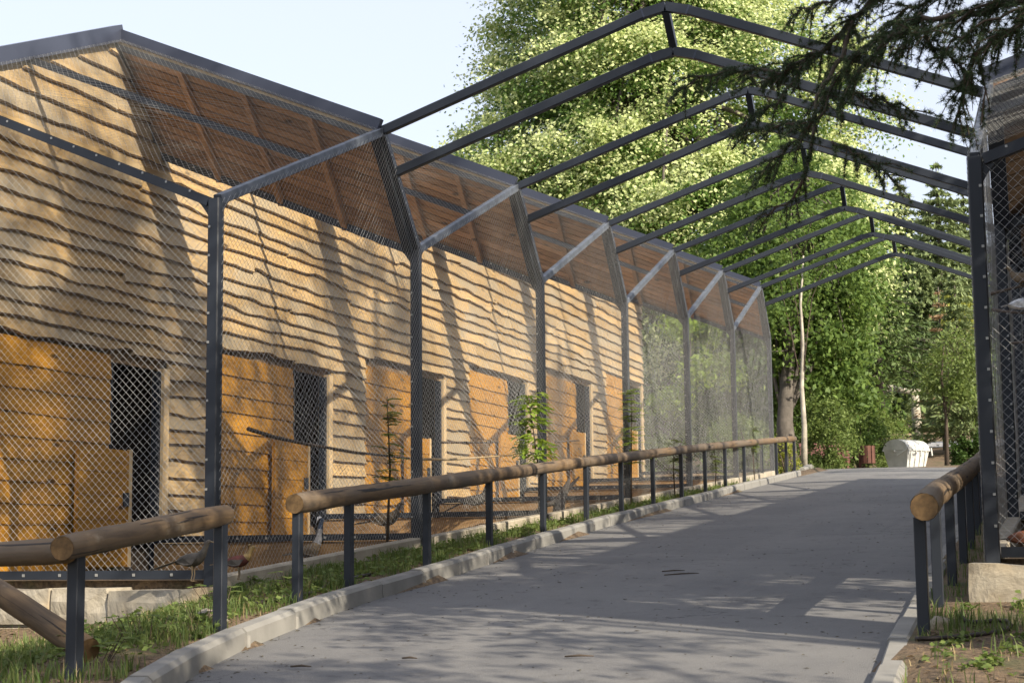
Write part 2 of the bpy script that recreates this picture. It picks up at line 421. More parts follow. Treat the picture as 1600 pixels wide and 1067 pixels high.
for i, (da, db, dt, fl) in enumerate(DOORS):
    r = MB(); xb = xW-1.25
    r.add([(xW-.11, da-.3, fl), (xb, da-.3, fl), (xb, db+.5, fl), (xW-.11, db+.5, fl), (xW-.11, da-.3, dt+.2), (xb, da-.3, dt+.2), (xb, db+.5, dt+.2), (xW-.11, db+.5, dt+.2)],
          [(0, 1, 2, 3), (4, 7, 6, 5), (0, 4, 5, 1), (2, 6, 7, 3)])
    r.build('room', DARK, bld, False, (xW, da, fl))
    zz = fl
    while zz < dt:
        hh = random.uniform(.17, .24); q = MB(); q.box((xb-.02, da-.3, zz+.006), (xb+.012, db+.5, min(zz+hh, dt+.2)-.006))
        q.build('inner_plank', INNER, bld, False, (xb, da, zz)); zz += hh
    q = MB(); q.box((xW-.02, db, fl+.26), (xW+.055, db+.12, dt+.01)); q.build('door_jamb', JAMB, bld, False, (xW, db, fl))
    q = MB(); q.box((xW-.08, db-.035, fl), (xW+.02, db-.002, dt-.02)); q.box((xW-.08, da+.002, fl), (xW+.02, da+.03, dt-.02)); q.build('door_frame', STEEL, bld, False, (xW, da, fl))
    q = MB(); q.box((xW-.02, db+.125, fl-.02), (xW+.06, db+2.2, fl+.25)); q.build('foot_board', PINE, bld, False, (xW, db, fl))
    # low half door standing in front of the amber boards
    d0, d1, x1 = da-.74, da+.24, xW+.09
    dm = MB(); dm.box((x1, d0, fl+.06), (x1+.018, d1-.002, fl+1.26)); door = dm.build('half_door', AMBER, bld, False, (x1, d0, fl))
    for j in range(5):
        q = MB(); q.box((x1+.018, d0, fl+.06+j*.24+.006), (x1+.042, d1-.05, fl+.06+(j+1)*.24-.004)); q.build('board', AMBER, door, False, (x1, d0, fl+j*.24))
    q = MB(); q.box((x1+.018, d1-.048, fl+.06), (x1+.052, d1, fl+1.27)); q.build('edge_strip', JAMB, door, False, (x1, d1, fl))
    q = MB(); q.box((x1+.043, d1-.16, fl+.68), (x1+.06, d1-.06, fl+.82)); q.build('latch', STEEL, door, False, (x1, d1, fl+.7))
# sawtooth roof: brown boards falling from each verge, sheet metal verge fascia, rising fascia on the wall
for k in range(NB):
    e = Vector((xP-.04, yk(k)+AE, zk(k)+HP+HE)); e0 = Vector((xW, e.y, e.z+RISE-.02))
    b = Vector((xP-.04, yk(k+1)+.03, zk(k+1)+HP-.03)); b0 = Vector((xW, b.y, b.z+RISE))
    nb = 14; nrm = (e0-e).cross(b-e).normalized()
    if nrm.z < 0: nrm = -nrm
    for i in range(nb):
        t0, t1 = i/nb+.006, (i+1)/nb-.006
        p = [e.lerp(b, t0), e0.lerp(b0, t0), e0.lerp(b0, t1), e.lerp(b, t1)]
        q = MB(); dz = nrm*random.uniform(0, .006); q.prism([v+dz for v in p], nrm*.022); q.build('roof_board', SOFF, bld, False, p[0])
    q = MB(); q.prism([e+nrm*.034, e0+nrm*.034, b0+nrm*.034, b+nrm*.034], nrm*.03); q.build('roof_sheet', FASC, bld, False, e)
    # other slope of the roof, away from the road
    f0 = e0+Vector((-4.3, 0, -1.5)); g0 = b0+Vector((-4.3, 0, -1.5)); p0 = Vector((xW, yk(k), zk(k)+HP+RISE)); h0 = p0+Vector((-4.3, 0, -1.5))
    q = MB(); q.prism([e0+nrm*.03, f0, g0, b0+nrm*.03], (0, 0, .05)); q.prism([p0, h0, f0+Vector((0, -.01, 0)), e0+Vector((0, -.01, 0))], (0, 0, .05)); q.build('rear_roof_sheet', FASC, bld, False, e0)
    u = (e0-e).normalized(); v = Vector((0, -.045, 0))
    q = MB(); q.beam(e+v+Vector((0, 0, .075))-u*.05, e0+v+Vector((0, 0, .075))+u*.02, .07, .125); q.build('verge_fascia', FASC, bld, False, e)
    q = MB(); q.beam(e+v*.6+Vector((0, 0, -.03)), e0+v*.6+Vector((0, 0, -.03)), .04, .055); q.build('verge_batten', JAMB, bld, False, e)
    q = MB(); q.beam(p0+Vector((.03, 0, .06)), e0+Vector((.03, -.03, .08)), .13, .17); q.build('wall_fascia', FASC, bld, False, p0)
    for i in range(1, 4):                 # rafters under the boards, running down the fall
        t = i/4; a = e.lerp(e0, t)-nrm*.03; c = b.lerp(b0, t)-nrm*.03
        q = MB(); q.beam(a, c, .07, .055, nrm); q.build('rafter', SOFF, bld, False, a)

# ------------------------------------------------------------------ wire mesh cages
def clip_line(poly2, p, d):
    t0, t1 = -1e9, 1e9; n = len(poly2)
    area = sum(poly2[i][0]*poly2[(i+1) % n][1]-poly2[(i+1) % n][0]*poly2[i][1] for i in range(n)); sg = 1 if area > 0 else -1
    for i in range(n):
        a, b = poly2[i], poly2[(i+1) % n]; nxx, nyy = -(b[1]-a[1])*sg, (b[0]-a[0])*sg
        num = (p[0]-a[0])*nxx+(p[1]-a[1])*nyy; den = d[0]*nxx+d[1]*nyy
        if abs(den) < 1e-9:
            if num < 0: return None
        elif den > 0: t0 = max(t0, -num/den)
        else: t1 = min(t1, -num/den)
    return (t0, t1) if t1-t0 > .01 else None
def wire_panel(poly, pitch=.066, r=.00112):
    P = [Vector(p) for p in poly]; o = P[0]; u = (P[1]-o).normalized(); n = (P[1]-o).cross(P[-1]-o).normalized(); v = n.cross(u)
    q = [((p-o).dot(u), (p-o).dot(v)) for p in P]; m = MB()
    c = 1/math.sqrt(2); stp = pitch*c
    for fam, sg in ((0, 1), (1, -1)):
        d = (c, c*sg); nn = (-c*sg, c); offs = [a*nn[0]+b*nn[1] for a, b in q]
        s0 = min(offs)+stp*.5
        while s0 < max(offs):
            cl = clip_line(q, (nn[0]*s0, nn[1]*s0), d)
            if cl:
                A = o+u*(nn[0]*s0+d[0]*cl[0])+v*(nn[1]*s0+d[1]*cl[0]); B = o+u*(nn[0]*s0+d[0]*cl[1])+v*(nn[1]*s0+d[1]*cl[1])
                off = n*r*(1 if fam else -1); dd = u*d[0]+v*d[1]; sd = n.cross(dd); ln = (B-A).length
                k = max(1, min(3, int(ln/1.6))); wob = [Vector((0, 0, 0))]+[sd*random.uniform(-.004, .004)+n*random.uniform(-.008, .008) for _ in range(k-1)]+[Vector((0, 0, 0))]
                vs = []
                for i in range(k+1):
                    w_ = A.lerp(B, i/k)+wob[i]+off
                    vs += [w_+sd*r, w_-sd*r*.5+n*r*.87, w_-sd*r*.5-n*r*.87]
                m.add(vs, [(3*i+j, 3*i+(j+1) % 3, 3*i+3+(j+1) % 3, 3*i+3+j) for i in range(k) for j in range(3)])
            s0 += stp
    # straight tension wire along mid height
    return m
def cage(base, W, hp, he, rise, side, name, label, group, full=True):
    """parts of one bay; base = foot of its near corner post, W = signed depth away from the road"""
    t = thing(name, base, label, 'cage', group); B = Vector(base); s = 1 if W > 0 else -1
    p3 = B+Vector((0, 0, hp)); e = B+Vector((0, AE, hp+he)); n0 = B+Vector((0, LT, SL*LT)); n3 = n0+Vector((0, 0, hp))
    w3 = p3+Vector((W, 0, rise)); ew = e+Vector((W, 0, rise-.02)); wb = B+Vector((W, 0, 0))
    out = Vector((-s*.012, -.012, 0))
    q = MB(); q.beam(B-Vector((0, 0, .06)), p3, .096, .10, (0, 1, 0), .008); q.build('post', STEEL, t, False, B)
    q = MB(); q.beam(p3+Vector((s*.055, 0, -.02)), w3+Vector((0, 0, -.02)), .07, .075); bar = q.build('top_bar', STEEL, t, False, p3)
    c = MB()
    for i in range(1, 14):
        a = p3.lerp(w3, i/14)+Vector((0, -.036, -.015)); c.box(a-Vector((.008, .004, .008)), a+Vector((.008, .003, .008)))
    for i in range(1, 13):
        a = B.lerp(p3, i/13)+Vector((s*.03, -.054, 0)); c.box(a-Vector((.009, .003, .009)), a+Vector((.009, .003, .009)))
    q = MB(); q.beam(B+Vector((s*.055, 0, .035)), wb+Vector((0, 0, .035)), .05, .07); q.build('bottom_bar', STEEL, t, False, B)
    for i in range(1, 9):
        a = B.lerp(wb, i/9)+Vector((0, -.028, .035)); c.box(a-Vector((.011, .003, .011)), a+Vector((.011, .003, .011)))
    tag(c.build('clips', CLIP, t, False, B), kind='stuff')
    # curved gusset plates under the bar and the brace
    def gusset(dirv, dn):
        pts = [p3+Vector((0, 0, -.05))]; g = MB(); o_ = p3+Vector((0, 0, -.05))+dn*0
        pts = [o_, o_+dirv*.27]
        for i in range(1, 6): a_ = i/6; pts.append(o_+dirv*.27*(1-a_)**1.7+Vector((0, 0, -.30))*a_**1.7)
        pts.append(o_+Vector((0, 0, -.30))); g.prism([p_-dn*.012 for p_ in pts], dn*.024); return g
    gusset(Vector((s, 0, rise/abs(W))).normalized()*1.0, Vector((0, 1, 0))).build('gusset', STEEL, t, False, p3)
    wire_panel([B+out, wb+out, w3+out, p3+out]).build('end_wire_mesh', WIRE, t, False, B)
    if full:
        gusset(Vector((0, AE, he)).normalized(), Vector((1, 0, 0))).build('gusset', STEEL, t, False, p3)
        q = MB(); q.beam(p3+Vector((0, .03, .0)), e, .07, .085, (0, 0, 1), .006); q.build('brace', GALV, t, False, p3)
        q = MB(); q.beam(e+Vector((0, 0, -.02)), n3+Vector((0, -.02, .02)), .085, .10, (1, 0, 0), .006)
        q.beam(e+Vector((s*.05, -.05, -.05)), n3+Vector((s*.05, -.09, -.03)), .05, .09, (1, 0, 0)); q.build('mast', STEEL, t, False, e)
        a, b_ = p3.lerp(e, .52), w3.lerp(ew, .52)
        q = MB(); q.beam(a, b_, .05, .065); q.build('purlin', STEEL, t, False, a)
        q = MB(); q.beam(e+Vector((s*.05, -.05, -.06)), ew+Vector((0, -.05, -.06)), .04, .06); q.build('verge_rail', STEEL, t, False, e)
        q = MB(); q.beam(B+Vector((0, .06, -.045)), n0+Vector((0, -.06, -.045)), .13, .13, bev=.012); q.build('footing', PALEC, t, False, B)
        wire_panel([p3+Vector((0, 0, .045)), w3+Vector((0, 0, .045)), ew+Vector((0, 0, .03)), e+Vector((0, 0, .045))]).build('roof_wire_mesh', WIRE, t, False, p3)
        o2 = Vector((-s*.056, 0, 0)); wire_panel([B+o2, n0+o2, n3+o2, e+o2, p3+o2]).build('side_wire_mesh', WIRE, t, False, B)
        cd = MB()
        for i in range(1, 10):
            a = e.lerp(n3, i/10)+Vector((-s*.045, -.03, 0)); cd.box(a-Vector((.008, .008, .008)), a+Vector((.008, .008, .008)))
        tag(cd.build('clips', CLIP, t, False, e), kind='stuff')
    return t
CL = ['nearest mesh cage on the left, its square-meshed end panel above the stone wall', 'second mesh cage on the left, holding the perched hen and thin sapling', 'third mesh cage on the left, behind the bright broad-leaved sapling',
      'fourth mesh cage on the left, beside the fern-leaved sapling', 'fifth mesh cage on the left, just past the end of the plank wall', 'sixth mesh cage on the left, greenery showing through it, last with a roof']
first = cage((xP, Y0, Z0), WX, HP, HE, RISE, -1, 'aviary_cage', CL[0], 'wire mesh cages in front of the plank building')
for k in range(1, NB):
    c = copy_tree(first, (xP, yk(k), zk(k))); c['label'] = CL[k]
cage((xP, yk(NB), zk(NB)), WX, HP, HE, RISE, -1, 'cage_end_frame', 'flat mesh end frame closing the far end of the left cages', 'wire mesh cages in front of the plank building', False)
# terrace floors and risers inside the cages
for k in range(NB):
    m = MB(); m.box((xW, yk(k)+.05, zk(k)-.5), (xP-.03, yk(k+1)+.02, zk(k)-.01)); f = m.build('cage_floor', SOIL, None, False, (xW, yk(k), zk(k))); tag(f, kind='structure')
    if k:
        m = MB(); m.box((xW, yk(k)-.0, zk(k)-.36), (xP-.06, yk(k)+.045, zk(k)-.005)); o = m.build('riser_board', PLY, None, False, (xP, yk(k), zk(k)))
        tag(o, ['', 'brown board step at the floor of the second left cage, hen above it', 'brown board step at the floor of the third left cage', 'brown board step at the floor of the fourth left cage', 'brown board step at the floor of the fifth left cage', 'brown board step at the floor of the sixth left cage'][k], 'step', 'board steps between the cage floors')

# ------------------------------------------------------------------ steel trusses over the road
def truss():
    b = Vector((-3.45, Y0+AE, zk(0)+3.0)); t = thing('roof_truss', b, '', 'truss', 'steel trusses over the road')
    E1 = Vector((xP-.02, Y0+AE, 4.12)); A = Vector((-3.45, Y0+AE, 5.10)); E2 = Vector((-.56, Y0+AE, 3.94))
    D1 = Vector((xP, Y0+AE+.3, 3.76)); Bp = Vector((-3.45, Y0+AE+.3, 4.75)); D2 = Vector((-.60, Y0+AE+.3, 3.62))
    for nm, a, m_, c in (('top_chord', E1, A, E2), ('bottom_chord', D1, Bp, D2)):
        q = MB(); l = m_.lerp(a, .075); r = m_.lerp(c, .075); mid = m_+Vector((0, 0, -.028))
        q.beam(a, l, .07, .09, bev=.006); q.beam(l-(l-a).normalized()*.002, mid+Vector((.001, 0, 0)), .068, .088); q.beam(mid-Vector((.001, 0, 0)), r, .068, .088); q.beam(r, c, .07, .09, bev=.006)
        q.build(nm, STEEL, t, False, m_)
        for p, d in ((l, (l-a).normalized()), (r, (r-c).normalized())):
            j = MB(); j.beam(p-d*.008, p+d*.008, .074, .094); j.build('joint', FASC, t, False, p)
    q = MB(); q.beam(A+Vector((0, 0, -.06)), Bp+Vector((0, 0, .02)), .07, .07, (1, 0, 0)); q.build('king_post', STEEL, t, False, A)
    return t
TL = ['nearest steel truss over the road, highest in the picture, leaving the top edge', 'second steel truss over the road, partly behind the cedar boughs', 'third steel truss over the road, its apex hidden by cedar boughs',
      'fourth steel truss over the road, its king post clear below the cedar boughs', 'fifth steel truss over the road, between the fourth and the farthest', 'farthest and lowest steel truss over the road']
tr = truss(); tr['label'] = TL[0]
for k in range(1, 6):
    c = copy_tree(tr, Vector(tr.location)+Vector((0, k*LT, k*LT*SL))); c['label'] = TL[k]

# ------------------------------------------------------------------ right-hand aviary
RX, RZ0 = -.535, -.10
RL = ['near end of the right-hand mesh cages, its chain-link end panel above a stone block', 'second mesh cage on the right, its post just behind the near one', 'third mesh cage on the right, deep behind the near end', 'fourth mesh cage on the right', 'fifth mesh cage on the right', 'sixth mesh cage on the right']
rf = cage((RX, Y0, RZ0), 2.95, 2.72, 1.4, .95, 1, 'aviary_cage', RL[0], 'wire mesh cages on the right of the road')
for k in range(1, 5):
    c = copy_tree(rf, (RX, yk(k), RZ0+k*LT*SL)); c['label'] = RL[k]
rbld = thing('plank_building', (2.4, Y0, RZ0), 'dark brown plank building with sloping roof behind the right-hand cages', 'building')
for i in range(22):
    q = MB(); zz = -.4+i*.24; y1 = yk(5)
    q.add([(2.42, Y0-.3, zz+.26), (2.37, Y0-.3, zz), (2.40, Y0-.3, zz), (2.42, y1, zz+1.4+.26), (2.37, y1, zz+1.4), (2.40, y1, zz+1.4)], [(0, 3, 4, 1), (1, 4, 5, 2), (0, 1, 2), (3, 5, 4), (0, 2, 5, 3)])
    q.build('plank', DKBOARD, rbld, False, (2.4, Y0, zz))
for k in range(5):
    z0 = RZ0+k*LT*SL; e = Vector((RX+.02, yk(k)+AE, z0+2.72+1.4)); e0 = e+Vector((2.95, 0, .93)); b = Vector((RX+.02, yk(k+1)-.02, z0+SL*LT+2.77)); b0 = b+Vector((2.95, 0, .95))
    nrm = (e0-e).cross(b-e).normalized(); nrm = nrm if nrm.z > 0 else -nrm
    for i in range(10):
        t0, t1 = i/10+.004, (i+1)/10-.004; q = MB(); q.prism([e.lerp(b, t0), e0.lerp(b0, t0), e0.lerp(b0, t1), e.lerp(b, t1)], nrm*.022); q.build('roof_board', DKBOARD, rbld, False, e)
    q = MB(); q.prism([e+nrm*.03, e0+nrm*.03, b0+nrm*.03, b+nrm*.03], nrm*.03); q.build('roof_sheet', FASC, rbld, False, e)
    q = MB(); q.beam(e+Vector((-.08, -.05, .06)), e0+Vector((0, -.05, .06)), .07, .15); q.build('verge_fascia', FASC, rbld, False, e)
    q = MB(); q.beam(e+Vector((-.02, -.03, -.035)), e0+Vector((0, -.03, -.035)), .05, .05); q.build('verge_batten', SOFF, rbld, False, e)
for k in range(5):
    m = MB(); m.box((RX+.03, yk(k)+.05, RZ0+k*LT*SL-.5), (2.4, yk(k+1), RZ0+k*LT*SL-.01)); tag(m.build('cage_floor', SOIL, None, False, (RX, yk(k), RZ0)), kind='structure')

# ------------------------------------------------------------------ low stone walls under the cage ends
def stone_wall(name, x0, x1, y, th, zt, zb, nrow, wd, label):
    t = thing(name, ((x0+x1)/2, y, zb), label, 'wall')
    rowz = zb; hh = (zt-zb)/nrow
    for r in range(nrow):
        x = x0-(random.random()*wd*.5 if r else 0); 
        while x < x1-.02:
            e = min(x1, x+wd*random.uniform(.6, 1.5))
            if x1-e < wd*.35: e = x1
            xa = max(x, x0); g = .010
            m = MB(); j = lambda a: random.uniform(-a, a); yf = y-random.uniform(0, .035)
            n = 3; vs = []; 
            for iz in range(n+1):
                for ix in range(n+1):
                    u, v = ix/n, iz/n; edge = (ix in (0, n)) or (iz in (0, n))
                    top = r == nrow-1 and iz == n
                    vs.append((xa+g+(e-xa-2*g)*u+j(.006), yf+(.014 if edge else 0)+j(.014), rowz+g+(hh-2*g)*v+(j(.02) if top else j(.008))))
            b0 = len(vs)
            fs = [(iz*(n+1)+ix, iz*(n+1)+ix+1, (iz+1)*(n+1)+ix+1, (iz+1)*(n+1)+ix) for iz in range(n) for ix in range(n)]
            vs += [(vs[i][0], y+th, vs[i][2]) for i in (0, n, n*(n+1)+n, n*(n+1))]
            vs += [(vs[n*(n+1)+i][0], y+th, vs[n*(n+1)+i][2]) for i in range(n+1)]
            fs += [(n*(n+1)+i, n*(n+1)+i+1, b0+4+i+1, b0+4+i) for i in range(n)]
            fs += [(0, b0, b0+3, 2*(n+1), n+1) if False else (0, n+1, 2*(n+1), n*(n+1), b0+3, b0), (n, b0+1, b0+2, n*(n+1)+n, 2*(n+1)+n, n+1+n), (b0, b0+1, n, 2, 1, 0)]
            m.add(vs, fs); m.build('stone', STONE, t, False, (xa, y, rowz)); x = e
        rowz += hh
    m = MB(); m.box((x0+.01, y+.02, zb-.2), (x1-.01, y+th-.01, zt-.035)); m.build('mortar_core', MORT, t, False, (x0, y, zb))
    return t
stone_wall('stone_wall', -9.9, -6.30, 11.28, .42, -.285, -.86, 2, .5, 'low rough limestone wall under the left cage end, grass at its foot')
stone_wall('stone_block', -.68, 2.2, 11.22, .5, -.135, -.62, 1, .62, 'pale rough stone footing under the right-hand cage corner')

# ------------------------------------------------------------------ log rails
def log(path, r, parent, name='log', mat=LOGM, n=14, bulge=.06):
    P = [Vector(p) for p in path]; pts = []; rad = []; L_ = sum((b-a).length for a, b in zip(P, P[1:])); s = 0
    ph = random.uniform(0, 9)
    for a, b in zip(P, P[1:]):
        k = max(2, int((b-a).length/.16))
        for i in range(k):
            q = a.lerp(b, i/k); s += (b-a).length/k; pts.append(q)
            rad.append(r*(1+bulge*(.5*math.sin(s*3.1+ph)+.5*max(0, math.sin(s*5.3+ph*2))**6)+random.uniform(-.008, .008)))
    pts.append(P[-1]); rad.append(rad[-1])
    rad[0] *= .95; rad[-1] *= .95
    m = MB(); m.tube(pts, rad, n, False); m.v = [tuple(c+random.uniform(-.0022, .0022) for c in v) for v in m.v]; o = m.build(name, mat, parent, True, P[0])
    at_ = o.data.attributes.new('grain', 'FLOAT_VECTOR', 'POINT'); L0 = 0; dat = []
    for i in range(len(pts)):
        if i: L0 += (pts[i]-pts[i-1]).length
        for k in range(n): t = 2*math.pi*k/n; dat += [math.cos(t)*r, L0, math.sin(t)*r]
    at_.data.foreach_set('vector', dat)
    for p, d, rr in ((pts[0], (pts[0]-pts[1]).normalized(), rad[0]), (pts[-1], (pts[-1]-pts[-2]).normalized(), rad[-1])):
        c = MB(); c.tube([p-d*.02, p+d*.002], [rr*.985, rr*.97], n); c.build('cut_end', CUT, o, False, p)
    return o
LP = [(-5.25, 10.81), (-5.35, 11.92), (-5.43, 13.77), (-5.63, 16.0), (-5.77, 18.25), (-5.93, 20.6), (-5.97, 22.5), (-6.03, 24.6), (-6.09, 26.8), (-6.14, 28.9), (-6.2, 31.0), (-6.27, 33.3), (-6.34, 35.7), (-6.36, 37.7), (-6.38, 39.2), (-6.38, 40.4)]
rail = thing('log_rail', (-5.6, 20, zr(20)), 'long log handrail on steel posts running up beside the raised kerb', 'handrail', 'log handrails beside the road')
tops = []
for i, (x, y) in enumerate(LP):
    zt = zr(y)+.13+.61+min(.09, .005*(y-10.8)*1.0); zb = zr(y)+.02
    q = MB(); q.beam((x, y, zb-.1), (x, y, zt+.02), .058, .072, (0, 1, 0), .004); q.build('post', STEEL, rail, False, (x, y, zb))
    tops.append(Vector((x, y, zt+.062)))
cuts = [0, 3, 5, 7, 9, 11, 13, 15]
for a, b in zip(cuts, cuts[1:]):
    pth = [v.copy() for v in tops[a:b+1]]
    if a == 0: pth[0] = pth[0]+(pth[0]-pth[1]).normalized()*.07
    else: pth[0] = pth[0]+(pth[1]-pth[0]).normalized()*.006
    if b == 15: pth[-1] = pth[-1]+(pth[-1]-pth[-2]).normalized()*.08
    log(pth, random.uniform(.066, .074), rail)
nr = thing('log_rail', (-4.9, 8.3, zr(8.3)), 'short log handrail in the left corner, ending before the long one', 'handrail', 'log handrails beside the road')
for x, y in ((-4.99, 9.2), (-4.79, 7.33)):
    q = MB(); q.beam((x, y, zr(y)-.02), (x, y, at(345, 815, 9.2).z-(9.2-y)*.092), .062, .075, (0, 1, 0), .004); q.build('post', STEEL, nr, False, (x, y, zr(y)))
log([at(352, 804, 9.28), at(228, 829, 8.15), at(97, 856, 7.12)], .066, nr)
log([at(104, 860, 7.25), at(-120, 872, 7.9), at(-420, 880, 8.6)], .066, nr)
q = MB(); pq = at(-300, 900, 8.4); q.beam((pq.x, pq.y, zr(8.2)-.4), pq, .06, .075, (0, 1, 0)); q.build('post', STEEL, nr, False, pq)
br = log([at(138, 1016, 7.75), at(-40, 900, 8.2), at(-130, 842, 8.45)], .071, None, 'leaning_log'); tag(br, 'bare round log leaning down into the grass under the short rail', 'log')
RP = [(-.84, 9.75), (-.85, 11.0), (-.87, 12.6), (-.89, 14.3), (-.92, 16.0), (-.96, 17.8), (-1.0, 19.6), (-1.06, 21.6), (-1.12, 23.6), (-1.2, 25.8)]
rr = thing('log_rail', (-.9, 14, zr(14)), 'right-hand log handrail, its dark cut end facing the camera', 'handrail', 'log handrails beside the road')
rt = []
for x, y in RP:
    zb = zr(y)+.08; q = MB(); q.beam((x, y, zb-.08), (x, y, zb+.615), .066, .072, (0, 1, 0), .004); q.build('post', STEEL, rr, False, (x, y, zb)); rt.append(Vector((x, y, zb+.60+.085)))
rt[0] = rt[0]+(rt[0]-rt[1]).normalized()*.22+Vector((.045, 0, 0))
log(rt[:5], .08, rr); rt[4] = rt[4]+(rt[5]-rt[4]).normalized()*.008; log(rt[4:], .08, rr)
#PART2
# ------------------------------------------------------------------ trees and plants
def unit(n):
    v = RNG.normal(size=(n, 3)); return v/np.linalg.norm(v, axis=1)[:, None]
def leaf_quads(C, size, up=.5, droop=0, aspect=.55, fold=.18, dirv=None):
    """one folded leaf at each point of C, facing mostly up and outwards"""
    n = len(C); s = size*RNG.uniform(.65, 1.3, n)[:, None]
    nrm = unit(n)+np.array([0, 0, up]); 
    if dirv is not None: nrm = nrm+dirv
    nrm /= np.linalg.norm(nrm, axis=1)[:, None]
    t = np.cross(nrm, unit(n)); t[:, 2] -= droop; t -= nrm*(t*nrm).sum(1)[:, None]; t /= np.linalg.norm(t, axis=1)[:, None]
    b = np.cross(nrm, t)
    V = np.stack([C-t*s*.5, C+b*s*aspect*.5+nrm*s*fold*.5+t*s*-.05, C+t*s*.5, C-b*s*aspect*.5+nrm*s*fold*.5+t*s*-.05], 1).reshape(-1, 3)
    return V, np.arange(4*n).reshape(n, 4)
def clumps(center, rad, n, shell=.55, lump=.25, zcut=-1.0):
    d = unit(n*2); d = d[d[:, 2] > zcut][:n]; n = len(d); ph = RNG.uniform(0, 6.28, 6)
    m = 1+lump*(np.sin(d[:, 0]*3.1+ph[0]+d[:, 2]*2)+np.sin(d[:, 1]*3.7+ph[1]-d[:, 2]*2.6)+.6*np.sin(d[:, 2]*6+ph[2]+d[:, 0]*4))*.5
    r = (shell+(1-shell)*RNG.random(n)**.6)*m
    return np.array(center)+d*r[:, None]*np.array(rad), d
def crown_leaves(cc, dd, per, spread, size, flat=.6, **kw):
    n = len(cc); k = RNG.poisson(per, n).clip(4); idx = np.repeat(np.arange(n), k)
    sp = (spread*RNG.uniform(.55, 1.35, n))[idx]
    o = RNG.normal(size=(len(idx), 3))*np.array([1, 1, flat])*sp[:, None]*.55
    o[:, 2] -= .35*(o[:, 0]**2+o[:, 1]**2)/np.maximum(sp, .05)
    return leaf_quads(cc[idx]+o, size, dirv=dd[idx]*.5, **kw)
def limbs_to(base, cc, n, r0, trunk_pts):
    m = MB(); idx = RNG.choice(len(cc), min(n, len(cc)), replace=False); out = []
    for i in idx:
        p = Vector(cc[i]); j = min(len(trunk_pts)-1, max(1, int(random.uniform(.35, 1)*len(trunk_pts)))); a = Vector(trunk_pts[j])
        md = a.lerp(p, .5)+Vector((random.uniform(-.4, .4), random.uniform(-.4, .4), random.uniform(.0, .6)))
        ln = (p-a).length; rr = r0*.33*min(1, .3+ln/10)
        m.tube([a, a.lerp(md, .55)+Vector((0, 0, .12)), md, md.lerp(p, .6), p], [rr, rr*.8, rr*.6, rr*.4, rr*.15], 6)
    return m
def tree(name, base, trunk, r0, blobs, per, spread, size, mat, bark, label, cat='tree', group=None, nl=40, lbark=None, extra=None, flat=.6, up=.5, droop=0, shell=.5, zcut=-.75):
    base = Vector(base); t = thing(name, base, label, cat, group)
    tp = [Vector(p) for p in trunk]; n = len(tp)
    m = MB(); m.tube(tp, [r0*(1.25 if i == 0 else 1-.75*i/(n-1)) for i in range(n)], 12); m.build('trunk', bark, t, True, base)
    CC, DD = [], []
    for c, r, k in blobs:
        a, d = clumps(c, r, k, shell, .28, zcut); CC.append(a); DD.append(d)
    CC = np.concatenate(CC); DD = np.concatenate(DD)
    if nl: limbs_to(base, CC, nl, r0, tp)  .build('limbs', lbark or bark, t, True, base)['kind'] = 'stuff'
    V, F = crown_leaves(CC, DD, per, spread, size, flat, up=up, droop=droop)
    np_obj('crown', V, F, mat, t)
    if extra:
        frac, emat, esize, eper = extra
        s = (DD[:, 2] > -.45) & (RNG.random(len(CC)) < frac)
        V, F = crown_leaves(CC[s]+DD[s]*spread*.45+np.array([0, 0, spread*.18]), DD[s], eper, spread*.8, esize, flat, up=.9, aspect=.75)
        np_obj('blossom', V, F, emat, t)
    return t
LF_LINDEN = leafmat('linden_leaf', (.08, .15, .032), (.16, .27, .065), None, .4)
LF_BLOOM = leafmat('linden_bract', (.42, .51, .20), (.66, .71, .38), None, .35)
LF_MAPLE = leafmat('maple_leaf', (.06, .115, .024), (.17, .26, .06), None, .42)
LF_DARK = leafmat('dark_leaf', (.04, .085, .018), (.08, .14, .03), None, .3)
LF_SHRUB = leafmat('shrub_leaf', (.085, .135, .03), (.20, .265, .075), None, .42)
LF_PINE = leafmat('conifer_needle', (.055, .095, .028), (.11, .16, .05), None, .15, .6)
LF_HAZEPINE = leafmat('hazed_conifer_needle', (.15, .20, .085), (.24, .30, .13), None, .2, .6)  # yellow-green needles, colour lightened in place of slight distance haze
LF_DRY = leafmat('dry_needle', (.26, .17, .09), (.36, .26, .15), None, .25)
LF_YELL = leafmat('yellow_leaf', (.22, .26, .04), (.34, .36, .07), None, .4)
LF_SAP = leafmat('sapling_leaf', (.17, .28, .035), (.30, .40, .07), None, .45, .45)
LF_CEDAR = leafmat('cedar_needle', (.03, .052, .022), (.06, .095, .038), None, .12, .6)
LF_GRASS = leafmat('grass_blade', (.065, .12, .025), (.16, .20, .06), None, .3)
LF_STRAW = leafmat('dry_straw', (.24, .18, .09), (.36, .29, .16), None, .2)

